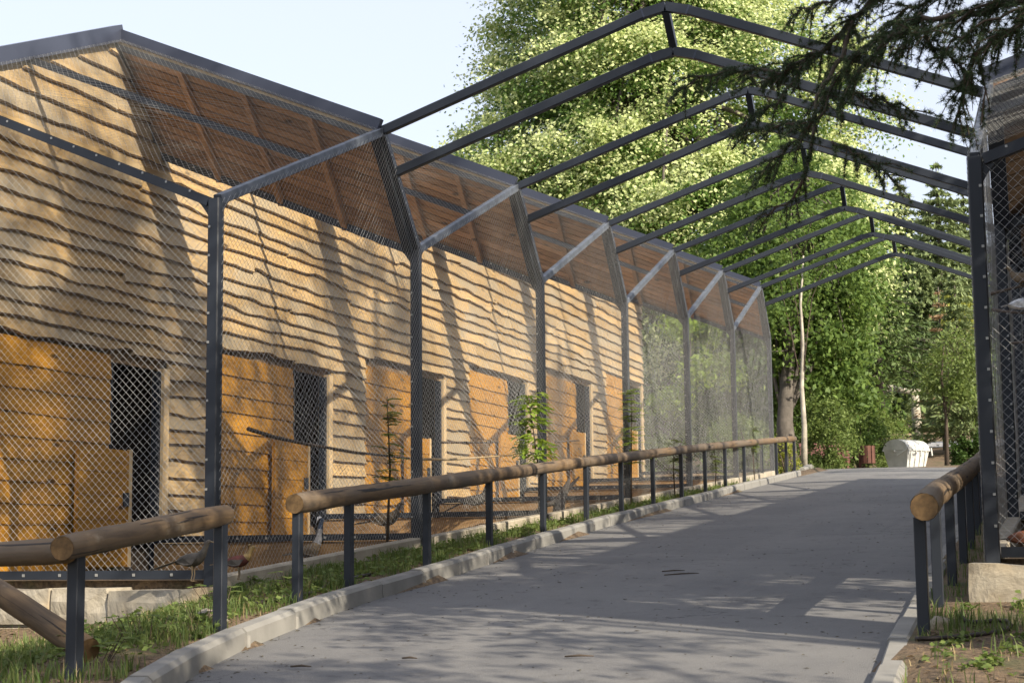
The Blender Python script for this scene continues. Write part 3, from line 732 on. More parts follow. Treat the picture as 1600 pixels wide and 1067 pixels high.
zl = zg(-14.5, 62)
tree('linden_tree', (-14.5, 62, zl), [(-14.5, 62, zl-.2), (-14.6, 62, zl+3), (-14.4, 62, zl+8), (-14.7, 62.2, zl+15), (-14.5, 62, zl+21)], .5,
     [((-14.7, 62, 13.5), (8.2, 6.2, 8.2), 430), ((-16.2, 62, 20.5), (5.2, 5, 6.5), 260), ((-11.4, 61, 10.5), (5.0, 5, 5.0), 190), ((-19.6, 61, 10.5), (4.0, 4, 4.5), 110), ((-15, 62, 8), (5.5, 5, 4.0), 120)],
     230, 1.15, .16, LF_LINDEN, BARK, 'tall blossoming linden with cream-green clusters, rising behind the left roof', nl=110, extra=(.95, LF_BLOOM, .15, 270), shell=.6)
zm = zg(-8.1, 50)
tree('maple_tree', (-8.1, 50, zm), [(-8.1, 50, zm-.2), (-8.15, 50, zm+1.5), (-8.0, 50.2, zm+3.5), (-7.7, 50.2, zm+6), (-7.4, 50, zm+9)], .30,
     [((-8.0, 51, 9.4), (2.5, 3, 2.8), 120), ((-8.8, 51, 7.0), (2.4, 2.6, 2.0), 90), ((-6.9, 51.5, 7.0), (1.5, 2.0, 1.8), 60), ((-7.6, 52, 5.2), (1.7, 2, 1.5), 50)],
     120, .75, .19, LF_MAPLE, BARK, 'broad-leaved green tree with thick grey trunk just past the end of the long rail', nl=60)
tree('birch_tree', (-7.0, 46, zg(-7, 46)), [(-7.02, 46, zg(-7, 46)-.1), (-6.96, 46, 3.2), (-7.0, 46, 4.3), (-6.93, 46.05, 5.5), (-6.96, 46, 6.6), (-6.85, 46.1, 8.0)], .085,
     [((-6.9, 46.5, 8.4), (1.3, 1.2, 1.3), 32), ((-7.4, 46.6, 6.8), (.8, .8, .6), 10)], 60, .5, .13, LF_MAPLE, BIRCH, 'slender pale-barked tree standing right beside the end of the long rail', nl=10, lbark=TWIG)
def shrub(x, y, w, h, mat, label, per=230, n=28, size=.095, group='shrubs beyond the crest of the road', name='shrub'):
    z = zg(x, y); b = (x, y, z); t = thing(name, b, label, 'shrub', group)
    cc, dd = clumps((x, y, z+h*.5), (w*.5, w*.45, h*.52), n, .4, .35, -1)
    cc[:, 2] = np.maximum(cc[:, 2], z+.05); m = MB()
    for i in range(min(9, n)):
        p = Vector(cc[i]); a = Vector((x+random.uniform(-.15, .15)*w, y, z)); m.tube([a, a.lerp(p, .5)+Vector((0, 0, .1*h)), p], [.025, .018, .006], 5)
    m.build('stems', TWIG, t, True, b)['kind'] = 'stuff'
    V, F = crown_leaves(cc, dd, per, w*.17, size, .8); np_obj('foliage', V, F, mat, t); return t
SH = [(-8.6, 45.5, 1.6, 1.6, LF_SHRUB, 'light green bush at the foot of the grey trunk beside the rail end'),
      (-6.55, 47.6, 1.5, 1.9, LF_SHRUB, 'bright shrub directly right of the slender pale trunk'),
      (-7.5, 54, 2.0, 2.6, LF_SHRUB, 'leafy green shrub behind the bench'),
      (-6.75, 57.5, 1.7, 2.9, LF_MAPLE, 'tall leafy shrub behind the litter bins'),
      (-7.3, 61, 2.4, 3.0, LF_SHRUB, 'high sunlit thicket above the white dumpster'),
      (-6.7, 64.5, 1.8, 2.4, LF_SHRUB, 'sunlit thicket behind the dumpster'),
      (-9.5, 56, 3.5, 3.5, LF_MAPLE, 'deep green thicket between the grey trunk and the pale trunk'),
      (-3.4, 60, 1.2, 1.5, LF_DARK, 'dark bush at the right end of the road crest beside the right-hand cage')]
for a in SH: shrub(*a)
for x, y, w_, h, mt, lb in [(-12.9, 56, 3.4, 6.4, LF_DARK, 'dark leafy mass seen deep through the fifth cage'), (-10.9, 54, 2.4, 3.4, LF_DARK, 'dark bush seen through the last cage'),
                        (-11.9, 50, 1.7, 2.6, LF_SHRUB, 'light bush seen low through the fifth cage'), (-10.0, 52.5, 1.5, 5.8, LF_MAPLE, 'tall thin bush seen through the last cage')]:
    shrub(x, y, w_, h, mt, lb, 190, 26, .13, 'bushes seen through the far cages')
tree('young_tree', (-10.4, 47, zg(-10.4, 47)), [(-10.4, 47, zg(-10.4, 47)-.1), (-10.45, 47, 3.6), (-10.35, 47, 5), (-10.3, 47, 6.3)], .06, [((-10.25, 47, 6.3), (.85, .8, .55), 20), ((-9.75, 47, 5.1), (.75, .7, .5), 18), ((-11.0, 47, 4.2), (.4, .5, .35), 6)], 90, .4, .15, LF_SAP, BARK,
     'young tree with bright leaf clusters seen through the last cages', nl=12)

def conifer(name, x, y, h, r, mat, label, whorls=20, per=9, nq=70, q=.34, droop=.35, group=None, z0=.12):
    z = zg(x, y); t = thing(name, (x, y, z), label, 'tree', group)
    m = MB(); m.tube([(x, y, z-.3), (x, y, z+h*.5), (x, y, z+h)], [r*.075, r*.05, .02], 8); 
    C = []; D = []
    for i in range(whorls):
        u = (i+.5)/whorls; zz = z+h*(z0+(1-z0)*u); R_ = r*(1-u)**.8*random.uniform(.8, 1.15)+.12
        for j in range(per):
            a = 6.283*(j+random.random())/per; L_ = R_*random.uniform(.65, 1.2); d = np.array([math.cos(a), math.sin(a), 0])
            if L_ > r*.3 and j % 3 == 0: m.tube([(x, y, zz), (x+d[0]*L_*.9, y+d[1]*L_*.9, zz-droop*L_*.75)], [.03, .008], 4)
            k = max(6, int(nq*L_/r)); s = RNG.random(k)**.7; w = (1-s*.6)*L_*.26
            side = np.array([-d[1], d[0], 0]); lat = RNG.uniform(-1, 1, k)*w
            p = np.array([x, y, zz])+d*(s*L_)[:, None]+side*lat[:, None]; p[:, 2] += -droop*L_*s**1.5+RNG.normal(size=k)*.06*L_**.5+.18*L_*s**4-abs(lat)*.3
            C.append(p); D.append(np.repeat([d*.6+np.array([0, 0, -.2])], k, 0))
    m.build('trunk', BARK, t, True, (x, y, z))
    C = np.concatenate(C); D = np.concatenate(D); n = len(C)
    s = q*RNG.uniform(.6, 1.3, n)[:, None]; tt = D+RNG.normal(size=(n, 3))*.35; tt /= np.linalg.norm(tt, axis=1)[:, None]
    nr_ = RNG.normal(size=(n, 3))*.5+np.array([0, 0, 1]); b = np.cross(nr_, tt); b /= np.linalg.norm(b, axis=1)[:, None]
    V = np.stack([C-tt*s*.5, C+b*s*.14, C+tt*s*.5, C-b*s*.14], 1).reshape(-1, 3)
    np_obj('needles', V, np.arange(4*n).reshape(n, 4), mat, t); return t
conifer('spruce_tree', -6.9, 65, 9.4, 2.9, LF_PINE, 'dark layered spruce behind the lower truss ends, right of the maple', 14, 10, 95, .30, .28, None, .36)
conifer('spruce_tree', -4.5, 74, 8.0, 2.2, LF_HAZEPINE, 'yellow-green conifer behind the dark spruce', 20, 9, 80, .34, .3)
FC = [(-10.0, 111, 16.2, 4.2), (-7.4, 108, 16.6, 4.2), (-8.9, 118, 13.5, 4.4), (-6.0, 112, 15.6, 4.2), (-12.4, 114, 13.5, 4.4), (-15.5, 110, 14, 4.0), (-5.6, 92, 8.5, 2.4), (-7.6, 95, 9.5, 2.6), (-9.6, 93, 9.5, 3.0), (-3.0, 100, 12, 3.4)]
FL = ['tall pale conifer with a pointed top left of the far pair', 'tallest pale far conifer beside the right-hand post', 'pale far conifer between the two pointed ones', 'far conifer half hidden by the right-hand post', 'far conifer behind the right edge of the linden', 'far conifer mostly hidden by the linden', 'nearer yellow-green conifer at the right under the far pair', 'nearer yellow-green conifer left of the dry tree', 'nearer yellow-green conifer behind the maple', 'far conifer hidden behind the right-hand post']
for a, l in zip(FC, FL): conifer('far_conifer', *a, LF_HAZEPINE, l, 26, 9, 150, .5, .32, 'conifers on the far slope')
conifer('dry_tree', -5.4, 77, 7.4, 1.3, LF_DRY, 'dry brown conifer among the green ones at the right', 12, 7, 40, .26, .2)
tree('young_tree', (-4.75, 78, zg(-4.75, 78)), [(-4.75, 78, zg(-4.75, 78)-.1), (-4.75, 78, 8), (-4.75, 78, 11)], .08, [((-4.75, 78, 10.4), (.8, .8, .9), 22)], 60, .45, .16, LF_YELL, TWIG, 'yellow-leaved young tree crown right of the dry tree', nl=8)
tree('weeping_tree', (-3.9, 56, zg(-3.9, 56)), [(-3.9, 56, zg(-3.9, 56)-.1), (-3.85, 56, 4.0), (-3.95, 56, 5.4), (-3.8, 56, 6.6)], .07,
     [((-3.6, 56, 6.0), (1.1, 1.3, .8), 30), ((-4.3, 56.2, 5.2), (.5, .7, .5), 10), ((-3.2, 56, 5.0), (.6, .7, .5), 14)], 80, .4, .12, LF_SHRUB, TWIG, 'drooping leafy tree at the right edge of the road crest beside the right cage', nl=24, droop=.5)
# stump-like pale post with a fallen bough resting on it, far behind the dumpster
pz = zg(-6.9, 80)
tp = thing('dead_trunk', (-6.9, 80, pz), 'pale bare trunk with a broken top far behind the dumpster', 'tree trunk')
m = MB(); m.tube([at(1433, 690, 79.8), at(1432, 650, 79.9), at(1429, 612, 80)], [.25, .22, .19], 10); m.build('trunk', BIRCH, tp, True, (-6.9, 80, pz))
m = MB(); m.tube([at(1345, 603, 79.9), at(1372, 607, 79.8), at(1395, 606, 79.7), at(1420, 612, 79.75), at(1443, 609, 80)], [.11, .15, .14, .12, .06], 8)
m.tube([at(1368, 606, 79.8), at(1385, 611, 79.6), at(1402, 607, 79.7)], [.1, .09, .05], 6); tag(m.build('fallen_bough', BIRCH, None, True, (-7, 80, 7)), 'pale crooked bough lying level across the broken pale trunk', 'branch')
# woodland that closes the view behind everything
fx = []; 
for i in range(520):
    y = random.uniform(100, 175); x = random.uniform(-62, 24); fx.append((x, y, zg(x, y)+random.uniform(.5, 6.5)))
for i in range(260):
    y = random.uniform(70, 96); x = random.uniform(-60, -9) if i % 3 else random.uniform(-1.5, 14); fx.append((x, y, zg(x, y)+random.uniform(.3, 4.5)))
fx = np.array(fx); V, F = crown_leaves(fx, unit(len(fx))*.5+np.array([0, 0, .4]), 85, 2.3, .55, .8)
tag(np_obj('woodland', V, F, LF_MAPLE), kind='stuff')
fx = np.array([(random.uniform(13, 30), random.uniform(-25, 75), random.uniform(0, 7.0)) for _ in range(900)]+[(random.uniform(-40, 26), random.uniform(-34, -22), random.uniform(-2, 11)) for _ in range(700)])  # unseen leaf mass beside and behind the camera, added to cut sky fill
V, F = crown_leaves(fx, unit(len(fx))*.5+np.array([0, 0, .4]), 45, 2.0, .6, .8)
tag(np_obj('woodland', V, F, LF_DARK), kind='stuff')

# ------------------------------------------------------------------ cedar: trunk stands outside the frame on the right, boughs hang into it
ced = thing('cedar_tree', (1.5, 8.6, zg(1.5, 8.6)), 'dark cedar whose needled boughs hang into the upper right of the view', 'tree')
m = MB(); m.tube([(1.5, 8.6, -1), (1.48, 8.6, 2), (1.55, 8.65, 6), (1.5, 8.6, 12)], [.30, .25, .18, .04], 12); m.build('trunk', BARK, ced, True, (1.5, 8.6, 0))
BOUGHS = [
 ([(1.5, 8.6, 5.6)], [(1640, -90, 9.6), (1500, -60, 9.7), (1400, -20, 9.8), (1367, 0, 9.85), (1333, 30, 9.9), (1291, 76, 10), (1261, 90, 10.05), (1225, 112, 10.1), (1190, 128, 10.2)], .028, 1),
 ([], [(1333, 30, 9.9), (1318, 84, 9.8), (1295, 122, 9.7), (1276, 150, 9.65), (1272, 205, 9.6), (1261, 262, 9.6), (1240, 310, 9.65), (1205, 331, 9.7), (1183, 342, 9.7)], .014, .6),
 ([], [(1291, 76, 10), (1228, 112, 10.2), (1160, 110, 10.4), (1105, 118, 10.5), (1062, 137, 10.6)], .012, 1),
 ([(1.5, 8.6, 5.0)], [(1680, -40, 9.0), (1600, 0, 9.05), (1520, 22, 9.1), (1440, 30, 9.15), (1385, 62, 9.2), (1345, 108, 9.2), (1318, 152, 9.2)], .024, 1.25),
 ([], [(1320, 140, 9.6), (1352, 152, 9.5), (1392, 162, 9.4), (1432, 173, 9.3)], .007, .8),
 ([], [(1274, 200, 9.6), (1245, 192, 9.7), (1215, 196, 9.8), (1185, 203, 9.9)], .008, .9),
 ([], [(1300, 222, 9.5), (1330, 236, 9.4), (1358, 250, 9.3), (1392, 274, 9.2)], .007, .9),
 ([], [(1303, 120, 9.5), (1290, 170, 9.4), (1250, 215, 9.4), (1215, 245, 9.4), (1190, 268, 9.4)], .009, 1),
 ([(1.5, 8.6, 4.6)], [(1690, 0, 8.6), (1620, 30, 8.7), (1570, 48, 8.75), (1530, 80, 8.8), (1508, 120, 8.85), (1497, 185, 8.9)], .016, 1.3),
 ([], [(1440, 30, 9.15), (1452, 70, 9.2), (1490, 92, 9.2), (1512, 118, 9.2)], .009, 1.2),
 ([], [(1500, 40, 9.1), (1527, 92, 9.0), (1540, 140, 9.0), (1532, 196, 9.0)], .006, .4),
 ([], [(1400, -20, 9.8), (1340, -10, 9.8), (1300, 2, 9.8), (1262, 14, 9.8), (1236, 22, 9.8)], .009, .8),
 ([(1.5, 8.6, 5.3)], [(1660, -120, 9.3), (1560, -50, 9.35), (1480, -10, 9.4), (1420, 14, 9.45), (1380, 40, 9.5)], .02, 1.3),
 ([(1.5, 8.6, 4.9)], [(1700, -60, 8.9), (1600, -25, 8.95), (1540, 8, 9.0), (1480, 40, 9.0), (1430, 52, 9.05), (1398, 84, 9.1)], .012, .9),
 ([(1.5, 8.6, 4.7)], [(1690, -20, 8.7), (1610, 12, 8.75), (1550, 30, 8.8), (1492, 62, 8.85), (1462, 96, 8.9)], .010, .9),
 ([], [(1440, 20, 9.3), (1400, 44, 9.35), (1362, 66, 9.4), (1330, 92, 9.4), (1300, 132, 9.45)], .008, 1.3),
 ([], [(1261, 88, 10.05), (1244, 120, 10), (1215, 160, 9.95), (1180, 182, 9.9), (1150, 205, 9.9)], .006, .8),
 ([], [(1600, 10, 9.0), (1590, 44, 9.0), (1560, 66, 9.05), (1545, 60, 9.05)], .008, 1.2),
]
NC, ND = [], []
def tuft_line(pts, dens, tw):
    pts = [Vector(p) for p in pts]; 
    for a, b in zip(pts, pts[1:]):
        d = b-a; L_ = d.length; k = max(1, int(L_/.014*dens))
        for i in range(k):
            if random.random() < .15: continue
            NC.append(a.lerp(b, random.random())+Vector((random.uniform(-1, 1), random.uniform(-1, 1), random.uniform(-.2, 1)))*.006); ND.append(d.normalized())
    tw.tube(pts, [.0045*(1-.7*i/(len(pts)-1)) for i in range(len(pts))], 4)
twm = MB()
for start, px, r, dens in BOUGHS:
    pts = [Vector(p) for p in start]+[at(*p) for p in px]; n = len(pts); fine = []
    for i in range(n-1):
        for j in range(5): fine.append(pts[i].lerp(pts[i+1], j/5)+Vector((0, 0, -.012*math.sin(j*1.3+i))))
    fine.append(pts[-1]); q = MB(); q.tube(fine, [r*(1-.8*i/(len(fine)-1))+.002 for i in range(len(fine))], 7); q.build('bough', TWIG, ced, True, fine[0])
    s0 = 5*len(start)+ (3 if start else 0); acc = 0
    for i in range(s0, len(fine)-1):
        a, b = fine[i], fine[i+1]; L_ = (b-a).length; acc += L_*dens*46
        d = (b-a).normalized(); sd = d.cross(Vector((0, 0, 1))); sd = sd.normalized() if sd.length > .1 else Vector((1, 0, 0))
        while acc > 1:
            acc -= 1; sg = random.choice((-1, 1)); p = a.lerp(b, random.random()); ln = random.uniform(.06, .26)*min(1.2, .5+dens*.5)
            v = (d*random.uniform(.4, 1)+sd*sg*random.uniform(.2, .9)+Vector((0, 0, random.uniform(-.9, .25)))).normalized()
            q1 = p+v*ln*.55; q2 = q1+(v+Vector((0, 0, -.45))).normalized()*ln*.5; tuft_line([p, q1, q2], 1.0, twm)
        if random.random() < .6*dens: tuft_line([a, b], .8, twm)
twm.build('twigs', TWIG, ced, False, (0, 9.5, 3))['kind'] = 'stuff'
NC = np.array([tuple(v) for v in NC]); ND = np.array([tuple(v) for v in ND]); k = 18; n = len(NC)
C = np.repeat(NC, k, 0); D = unit(n*k)+np.repeat(ND, k, 0)*.35; D /= np.linalg.norm(D, axis=1)[:, None]
ln = RNG.uniform(.022, .042, n*k)[:, None]; sd = np.cross(D, unit(n*k)); sd /= np.linalg.norm(sd, axis=1)[:, None]
V = np.stack([C+sd*.0016, C-sd*.0016, C+D*ln], 1).reshape(-1, 3)
o = np_obj('needles', V, np.arange(3*n*k).reshape(-1, 3), LF_CEDAR, ced); o['kind'] = 'stuff'
# the cedar's own crown above the frame
cc, dd = [], []
for i in range(95):
    a = random.uniform(0, 6.28); zz = random.uniform(3.3, 11.5); R_ = (12.5-zz)*.34*random.uniform(.5, 1)
    for j in range(5):
        f = (j+1)/5; cc.append((1.5+math.cos(a)*R_*f, 8.6+math.sin(a)*R_*f, zz+.2-.3*f)); dd.append((0, 0, .6))
cc = np.array(cc); dd = np.array(dd); keep = ~((cc[:, 0] < .35) & (cc[:, 2] < .42*cc[:, 1]+1.6)); cc = cc[keep]; dd = dd[keep]
V, F = crown_leaves(cc, dd, 75, .42, .11, .35); np_obj('crown', V, F, LF_CEDAR, ced)
# broad trees standing right of the frame, whose shade dapples the road and the plank wall; slim, small and bush-like ones are added for shade
for i, (x, y, zb, rr_, h, nb) in enumerate([(7.0, 5.2, 13.2, 2.9, 3.0, 80), (7.6, 9.0, 13.2, 1.9, 2.4, 26), (8.0, 12.0, 14.6, 2.4, 2.6, 22), (8.0, 21.0, 14.5, 2.4, 2.6, 16), (4.2, 2.6, 5.8, 2.4, 2.1, 44), (9.4, 34, 12.5, 2.4, 2.6, 14), (3.9, 7.6, 7.2, 1.6, 1.3, 38), (3.9, 10.6, 7.8, 1.5, 1.2, 30), (4.0, 17.2, 8.2, 1.8, 1.2, 34), (4.2, 22, 7.6, 1.9, 1.1, 30), (3.7, 9.4, 4.7, 1.3, 1.1, 46)]):
    zb0 = zg(x, y)
    tree('shade_tree', (x, y, zb0), [(x, y, zb0-.2), (x+.1, y, zb0+3), (x-.1, y+.1, zb), (x, y, zb+h*.7)], .2, [((x, y, zb), (rr_, rr_, h), nb)], 90, .62, .15, LF_MAPLE, BARK,
         ['broad tree right of the camera shading the near plank wall', 'slim tree added behind the near end of the right cages to shade the plank wall', 'broad tree behind the right cages shading the plank wall', 'broad tree farther behind the right cages', 'low spreading tree just right of the camera shading the near road', 'broad tree far behind the right cages', 'small tree added for shade behind the near end of the right-hand building', 'second small tree added for shade behind the right-hand building', 'third small tree added for shade behind the right-hand building', 'fourth small tree added for shade behind the right-hand building', 'low dense bush-like tree added to shade the near end of the right-hand cages'][i], nl=24, group='trees right of the road')

# ------------------------------------------------------------------ saplings and weeds by the cages
def pinnate(m, base, dirv, L_, nl, lw, ll):
    d = Vector(dirv).normalized(); sd = d.cross(Vector((0, 0, 1))); sd = sd.normalized() if sd.length > .05 else Vector((1, 0, 0))
    p = Vector(base)
    for i in range(nl):
        t = i/nl; q = p+d*L_*t+Vector((0, 0, -.35*L_*t*t))
        for s in (-1, 1):
            v = (sd*s+d*.5+Vector((0, 0, -.25))).normalized(); w = v.cross(Vector((0, 0, 1))).normalized()*lw*.5; l_ = ll*random.uniform(.8, 1.15)*(1-.4*t)
            m.add([q, q+v*l_*.45+w+Vector((0, 0, .006)), q+v*l_, q+v*l_*.45-w+Vector((0, 0, .006))], [(0, 1, 2, 3)])
def sapling(x, y, h, label, kind, spread, n, mat, zb=None, lean=(0, 0)):
    z = zr(y)+.1 if zb is None else zb; t = thing('sapling', (x, y, z), label, 'sapling', 'saplings by the left cages'); st = MB()
    top = Vector((x+lean[0], y+lean[1], z+h)); b = Vector((x, y, z-.05))
    md = b.lerp(top, .5)+Vector((random.uniform(-.03, .03), random.uniform(-.03, .03), 0)); st.tube([b, md, top], [.014, .010, .004], 6)
    lv = MB()
    for i in range(n):
        u = random.uniform(.28 if kind != 'broad' else .45, 1)**.8; p = b.lerp(top, u); a = random.uniform(0, 6.28); L_ = spread*random.uniform(.5, 1.1)*(1.15-.55*u)
        d = Vector((math.cos(a), math.sin(a), random.uniform(.0, .5)))
        if kind == 'fern': pinnate(lv, p, d, L_, 7, .035, .085); st.tube([p, p+d.normalized()*L_*.6], [.003, .001], 4)
        else:
            for j in range(5):
                q = p+d.normalized()*L_*(.25+.75*j/5)+Vector((0, 0, -.3*L_*(j/5)**2)); aa = a+random.uniform(-1.1, 1.1); v = Vector((math.cos(aa), math.sin(aa), random.uniform(-.65, .05))).normalized()
                w = v.cross(Vector((0, 0, 1))).normalized()*random.uniform(.02, .034); l_ = random.uniform(.08, .15)
                lv.add([q, q+v*l_*.4+w+Vector((0, 0, .012)), q+v*l_, q+v*l_*.4-w+Vector((0, 0, .012)), q+v*l_*.4], [(0, 1, 4), (1, 2, 4), (0, 4, 3), (4, 2, 3)])
    st.build('stem', TWIG, t, True, (x, y, z)); lv.build('leaves', mat, t, False, (x, y, z))['kind'] = 'stuff'; return t
sapling(-6.05, 19.2, 1.62, 'bright green broad-leaved sapling leaning on the mesh by the third post', 'broad', .42, 84, LF_SAP, lean=(-.22, .1))
p = at(605, 838, 14.9); sapling(p.x, p.y, 1.35, 'thin sparse sapling inside the mesh left of the second post', 'fern', .26, 26, LF_SHRUB, zb=p.z)
sapling(-6.22, 24.0, 1.75, 'fern-leaved sapling hanging over the rail before the fourth post', 'fern', .42, 52, LF_SAP, lean=(.02, .1))
sapling(-6.22, 26.9, .95, 'small fern-leaved plant below the rail before the fifth post', 'fern', .34, 18, LF_SHRUB)
sapling(-6.28, 30.4, .75, 'low fern-leaved plant below the rail past the fifth post', 'fern', .4, 20, LF_SHRUB)
sapling(-6.3, 34.6, 1.1, 'narrow sapling at the mesh corner near the rail end', 'fern', .25, 18, LF_SHRUB)
sh = shrub(-6.75, 41.6, .8, 1.7, LF_YELL, 'golden-tipped small conifer bush at the end of the long rail', 120, 16, .07)
def blades(x0, x1, y0, y1, n, h, mat, dens=None):
    P = np.stack([RNG.uniform(x0, x1, n), RNG.uniform(y0, y1, n)], 1)
    ph = np.sin(P[:, 0]*5+np.sin(P[:, 1]*3)*2)+np.sin(P[:, 1]*4.3+1.3)+RNG.normal(size=n)*.7
    P = P[ph > (-.3 if dens is None else dens)]; return P
def grass(name, regs, mat, wd=.0034):
    Vs = []
    for (x0, x1, y0, y1, n, h, ok, dens) in regs:
        P = blades(x0, x1, y0, y1, n, h, mat, dens); P = np.array([p for p in P if ok(p[0], p[1])])
        if not len(P): continue
        k = len(P); B = np.stack([P[:, 0], P[:, 1], [zg(a, b) for a, b in P]], 1); a = RNG.uniform(0, 6.283, k); hh = h*RNG.uniform(.35, 1.35, k)
        d = np.stack([np.cos(a), np.sin(a), np.zeros(k)], 1); s = np.stack([-np.sin(a), np.cos(a), np.zeros(k)], 1)*wd*RNG.uniform(.6, 1.5, k)[:, None]; l = RNG.uniform(.1, .75, k)[:, None]*hh[:, None]
        z = np.array([0, 0, 1.0]); M_ = B+d*l*.35+z*hh[:, None]*.6; T = B+d*l+z*hh[:, None]*.92
        Vs.append(np.stack([B-s, B+s, M_+s*.7, M_-s*.7, T], 1))
    V = np.concatenate(Vs); n = len(V); b = np.arange(n)[:, None]*5
    F = np.concatenate([b+np.array([0, 1, 2]), b+np.array([0, 2, 3]), b+np.array([3, 2, 4])])
    return tag(np_obj(name, V.reshape(-1, 3), F, mat), kind='stuff')
leftok = lambda x, y: x < kx(KL, y)-.10 and not (y > 11.22 and x < -6.36) and (y < 41)
rightok = lambda x, y: x > kx(KR, y)+.08 and not (y > 11.1 and x > -.72)
grass('grass', [(-9.5, -4.3, 6.2, 11.25, 26000, .10, leftok, .35), (-6.4, -4.7, 9.3, 16, 17000, .085, leftok, .2), (-6.45, -5.6, 16, 40, 14000, .11, leftok, .2),
                (-1.2, 1.0, 6, 9.5, 1500, .13, rightok, .9), (-1.0, .6, 9.5, 11.2, 2600, .10, rightok, .3), (-1.0, -.55, 10.5, 20, 1500, .10, rightok, .2), (-9, -6.3, 41, 48, 3000, .2, lambda x, y: True, 0)], LF_GRASS)
grass('dry_grass', [(-9.5, -4.3, 6.2, 11.25, 2600, .11, leftok, .2), (-6.4, -4.8, 9.3, 30, 1800, .10, leftok, .2), (-1.2, 1.0, 6, 11, 1100, .05, rightok, -.2)], LF_STRAW, .003)
cc = []
for _ in range(650):
    y = 8.2+33*random.random()**1.5; u = random.random(); l = kx(KL, y); x = l-.16-u*max(.25, min(1.6, l+6.33 if y > 11.5 else 1.6)); cc.append((x, y, zg(x, y)+.035))
for _ in range(120):
    x, y = random.uniform(-9, -5.2), random.uniform(8.2, 11.1)
    if leftok(x, y): cc.append((x, y, zg(x, y)+.04))
for _ in range(40):
    x, y = random.uniform(-.75, .2), random.uniform(8, 11); cc.append((x, y, zg(x, y)+.03))
cc = np.array(cc); V, F = crown_leaves(cc, np.zeros_like(cc)+np.array([0, 0, 1.0]), 26, .14, .046, .28, up=1.0, aspect=.8)
tag(np_obj('ground_cover', V, F, LF_SHRUB), kind='stuff')
cm = MB()
for i in range(4200):
    if i % 3: x, y = random.uniform(-9, -4.4), random.uniform(6.8, 11.2); ok = leftok(x, y)
    elif i % 2: x, y = random.uniform(-1, .9), random.uniform(6, 11.1); ok = rightok(x, y)
    else: y = random.uniform(9, 30); x = kx(KL, y)-random.uniform(.1, .7); ok = True
    if not ok: continue
    z = zg(x, y)+.004; a = random.uniform(0, 6.28); s_ = random.uniform(.008, .03); c, d = math.cos(a)*s_, math.sin(a)*s_; w_ = random.uniform(.15, .6)
    cm.add([(x-c, y-d, z), (x+d*w_, y-c*w_, z+s_*.35), (x+c, y+d, z+random.uniform(0, .012)), (x-d*w_, y+c*w_, z+s_*.25)], [(0, 1, 2, 3)])
tag(cm.build('ground_litter', plain('brown_litter', (.17, .115, .06), .9, 0, .7, 40, 0)), kind='stuff')
def weed(x, y, label_n, r, n):
    z = zg(x, y); t = tag(bpy.data.objects.new('weed', None), WL[label_n], 'weed', 'broad-leaved weeds in the left grass'); COL.objects.link(t); t.location = (x, y, z); m = MB(); st = MB()
    for i in range(n):
        a = random.uniform(0, 6.28); rr_ = r*math.sqrt(random.random()); q = Vector((x+math.cos(a)*rr_, y+math.sin(a)*rr_, z+random.uniform(.07, .17))); st.tube([(x+math.cos(a)*rr_*.5, y+math.sin(a)*rr_*.5, z-.01), q], [.003, .002], 4)
        for j in range(3):
            aa = a+(j-1)*1.0; v = Vector((math.cos(aa), math.sin(aa), -.15)); w_ = v.cross(Vector((0, 0, 1))).normalized()*random.uniform(.02, .034); l_ = random.uniform(.05, .085)
            m.add([q, q+v*l_*.5+w_, q+v*l_, q+v*l_*.5-w_], [(0, 1, 2, 3)])
    m.build('leaves', LF_SHRUB, t, False, (x, y, z))['kind'] = 'stuff'; st.build('stems', TWIG, t, False, (x, y, z))['kind'] = 'stuff'
WL = ['broad-leaved weed right of the leaning log', 'broad-leaved weed between the two posts of the short rail', 'broad-leaved weed at the foot of the second short-rail post', 'broad-leaved weed in front of the nearest cage corner', 'broad-leaved weed near the first post of the long rail']
for i, (x, y, r, n) in enumerate([(-5.05, 7.9, .2, 12), (-5.2, 8.7, .22, 14), (-5.25, 9.5, .2, 12), (-5.9, 10.9, .25, 14), (-5.65, 11.6, .22, 14)]): weed(x, y, i, r, n)
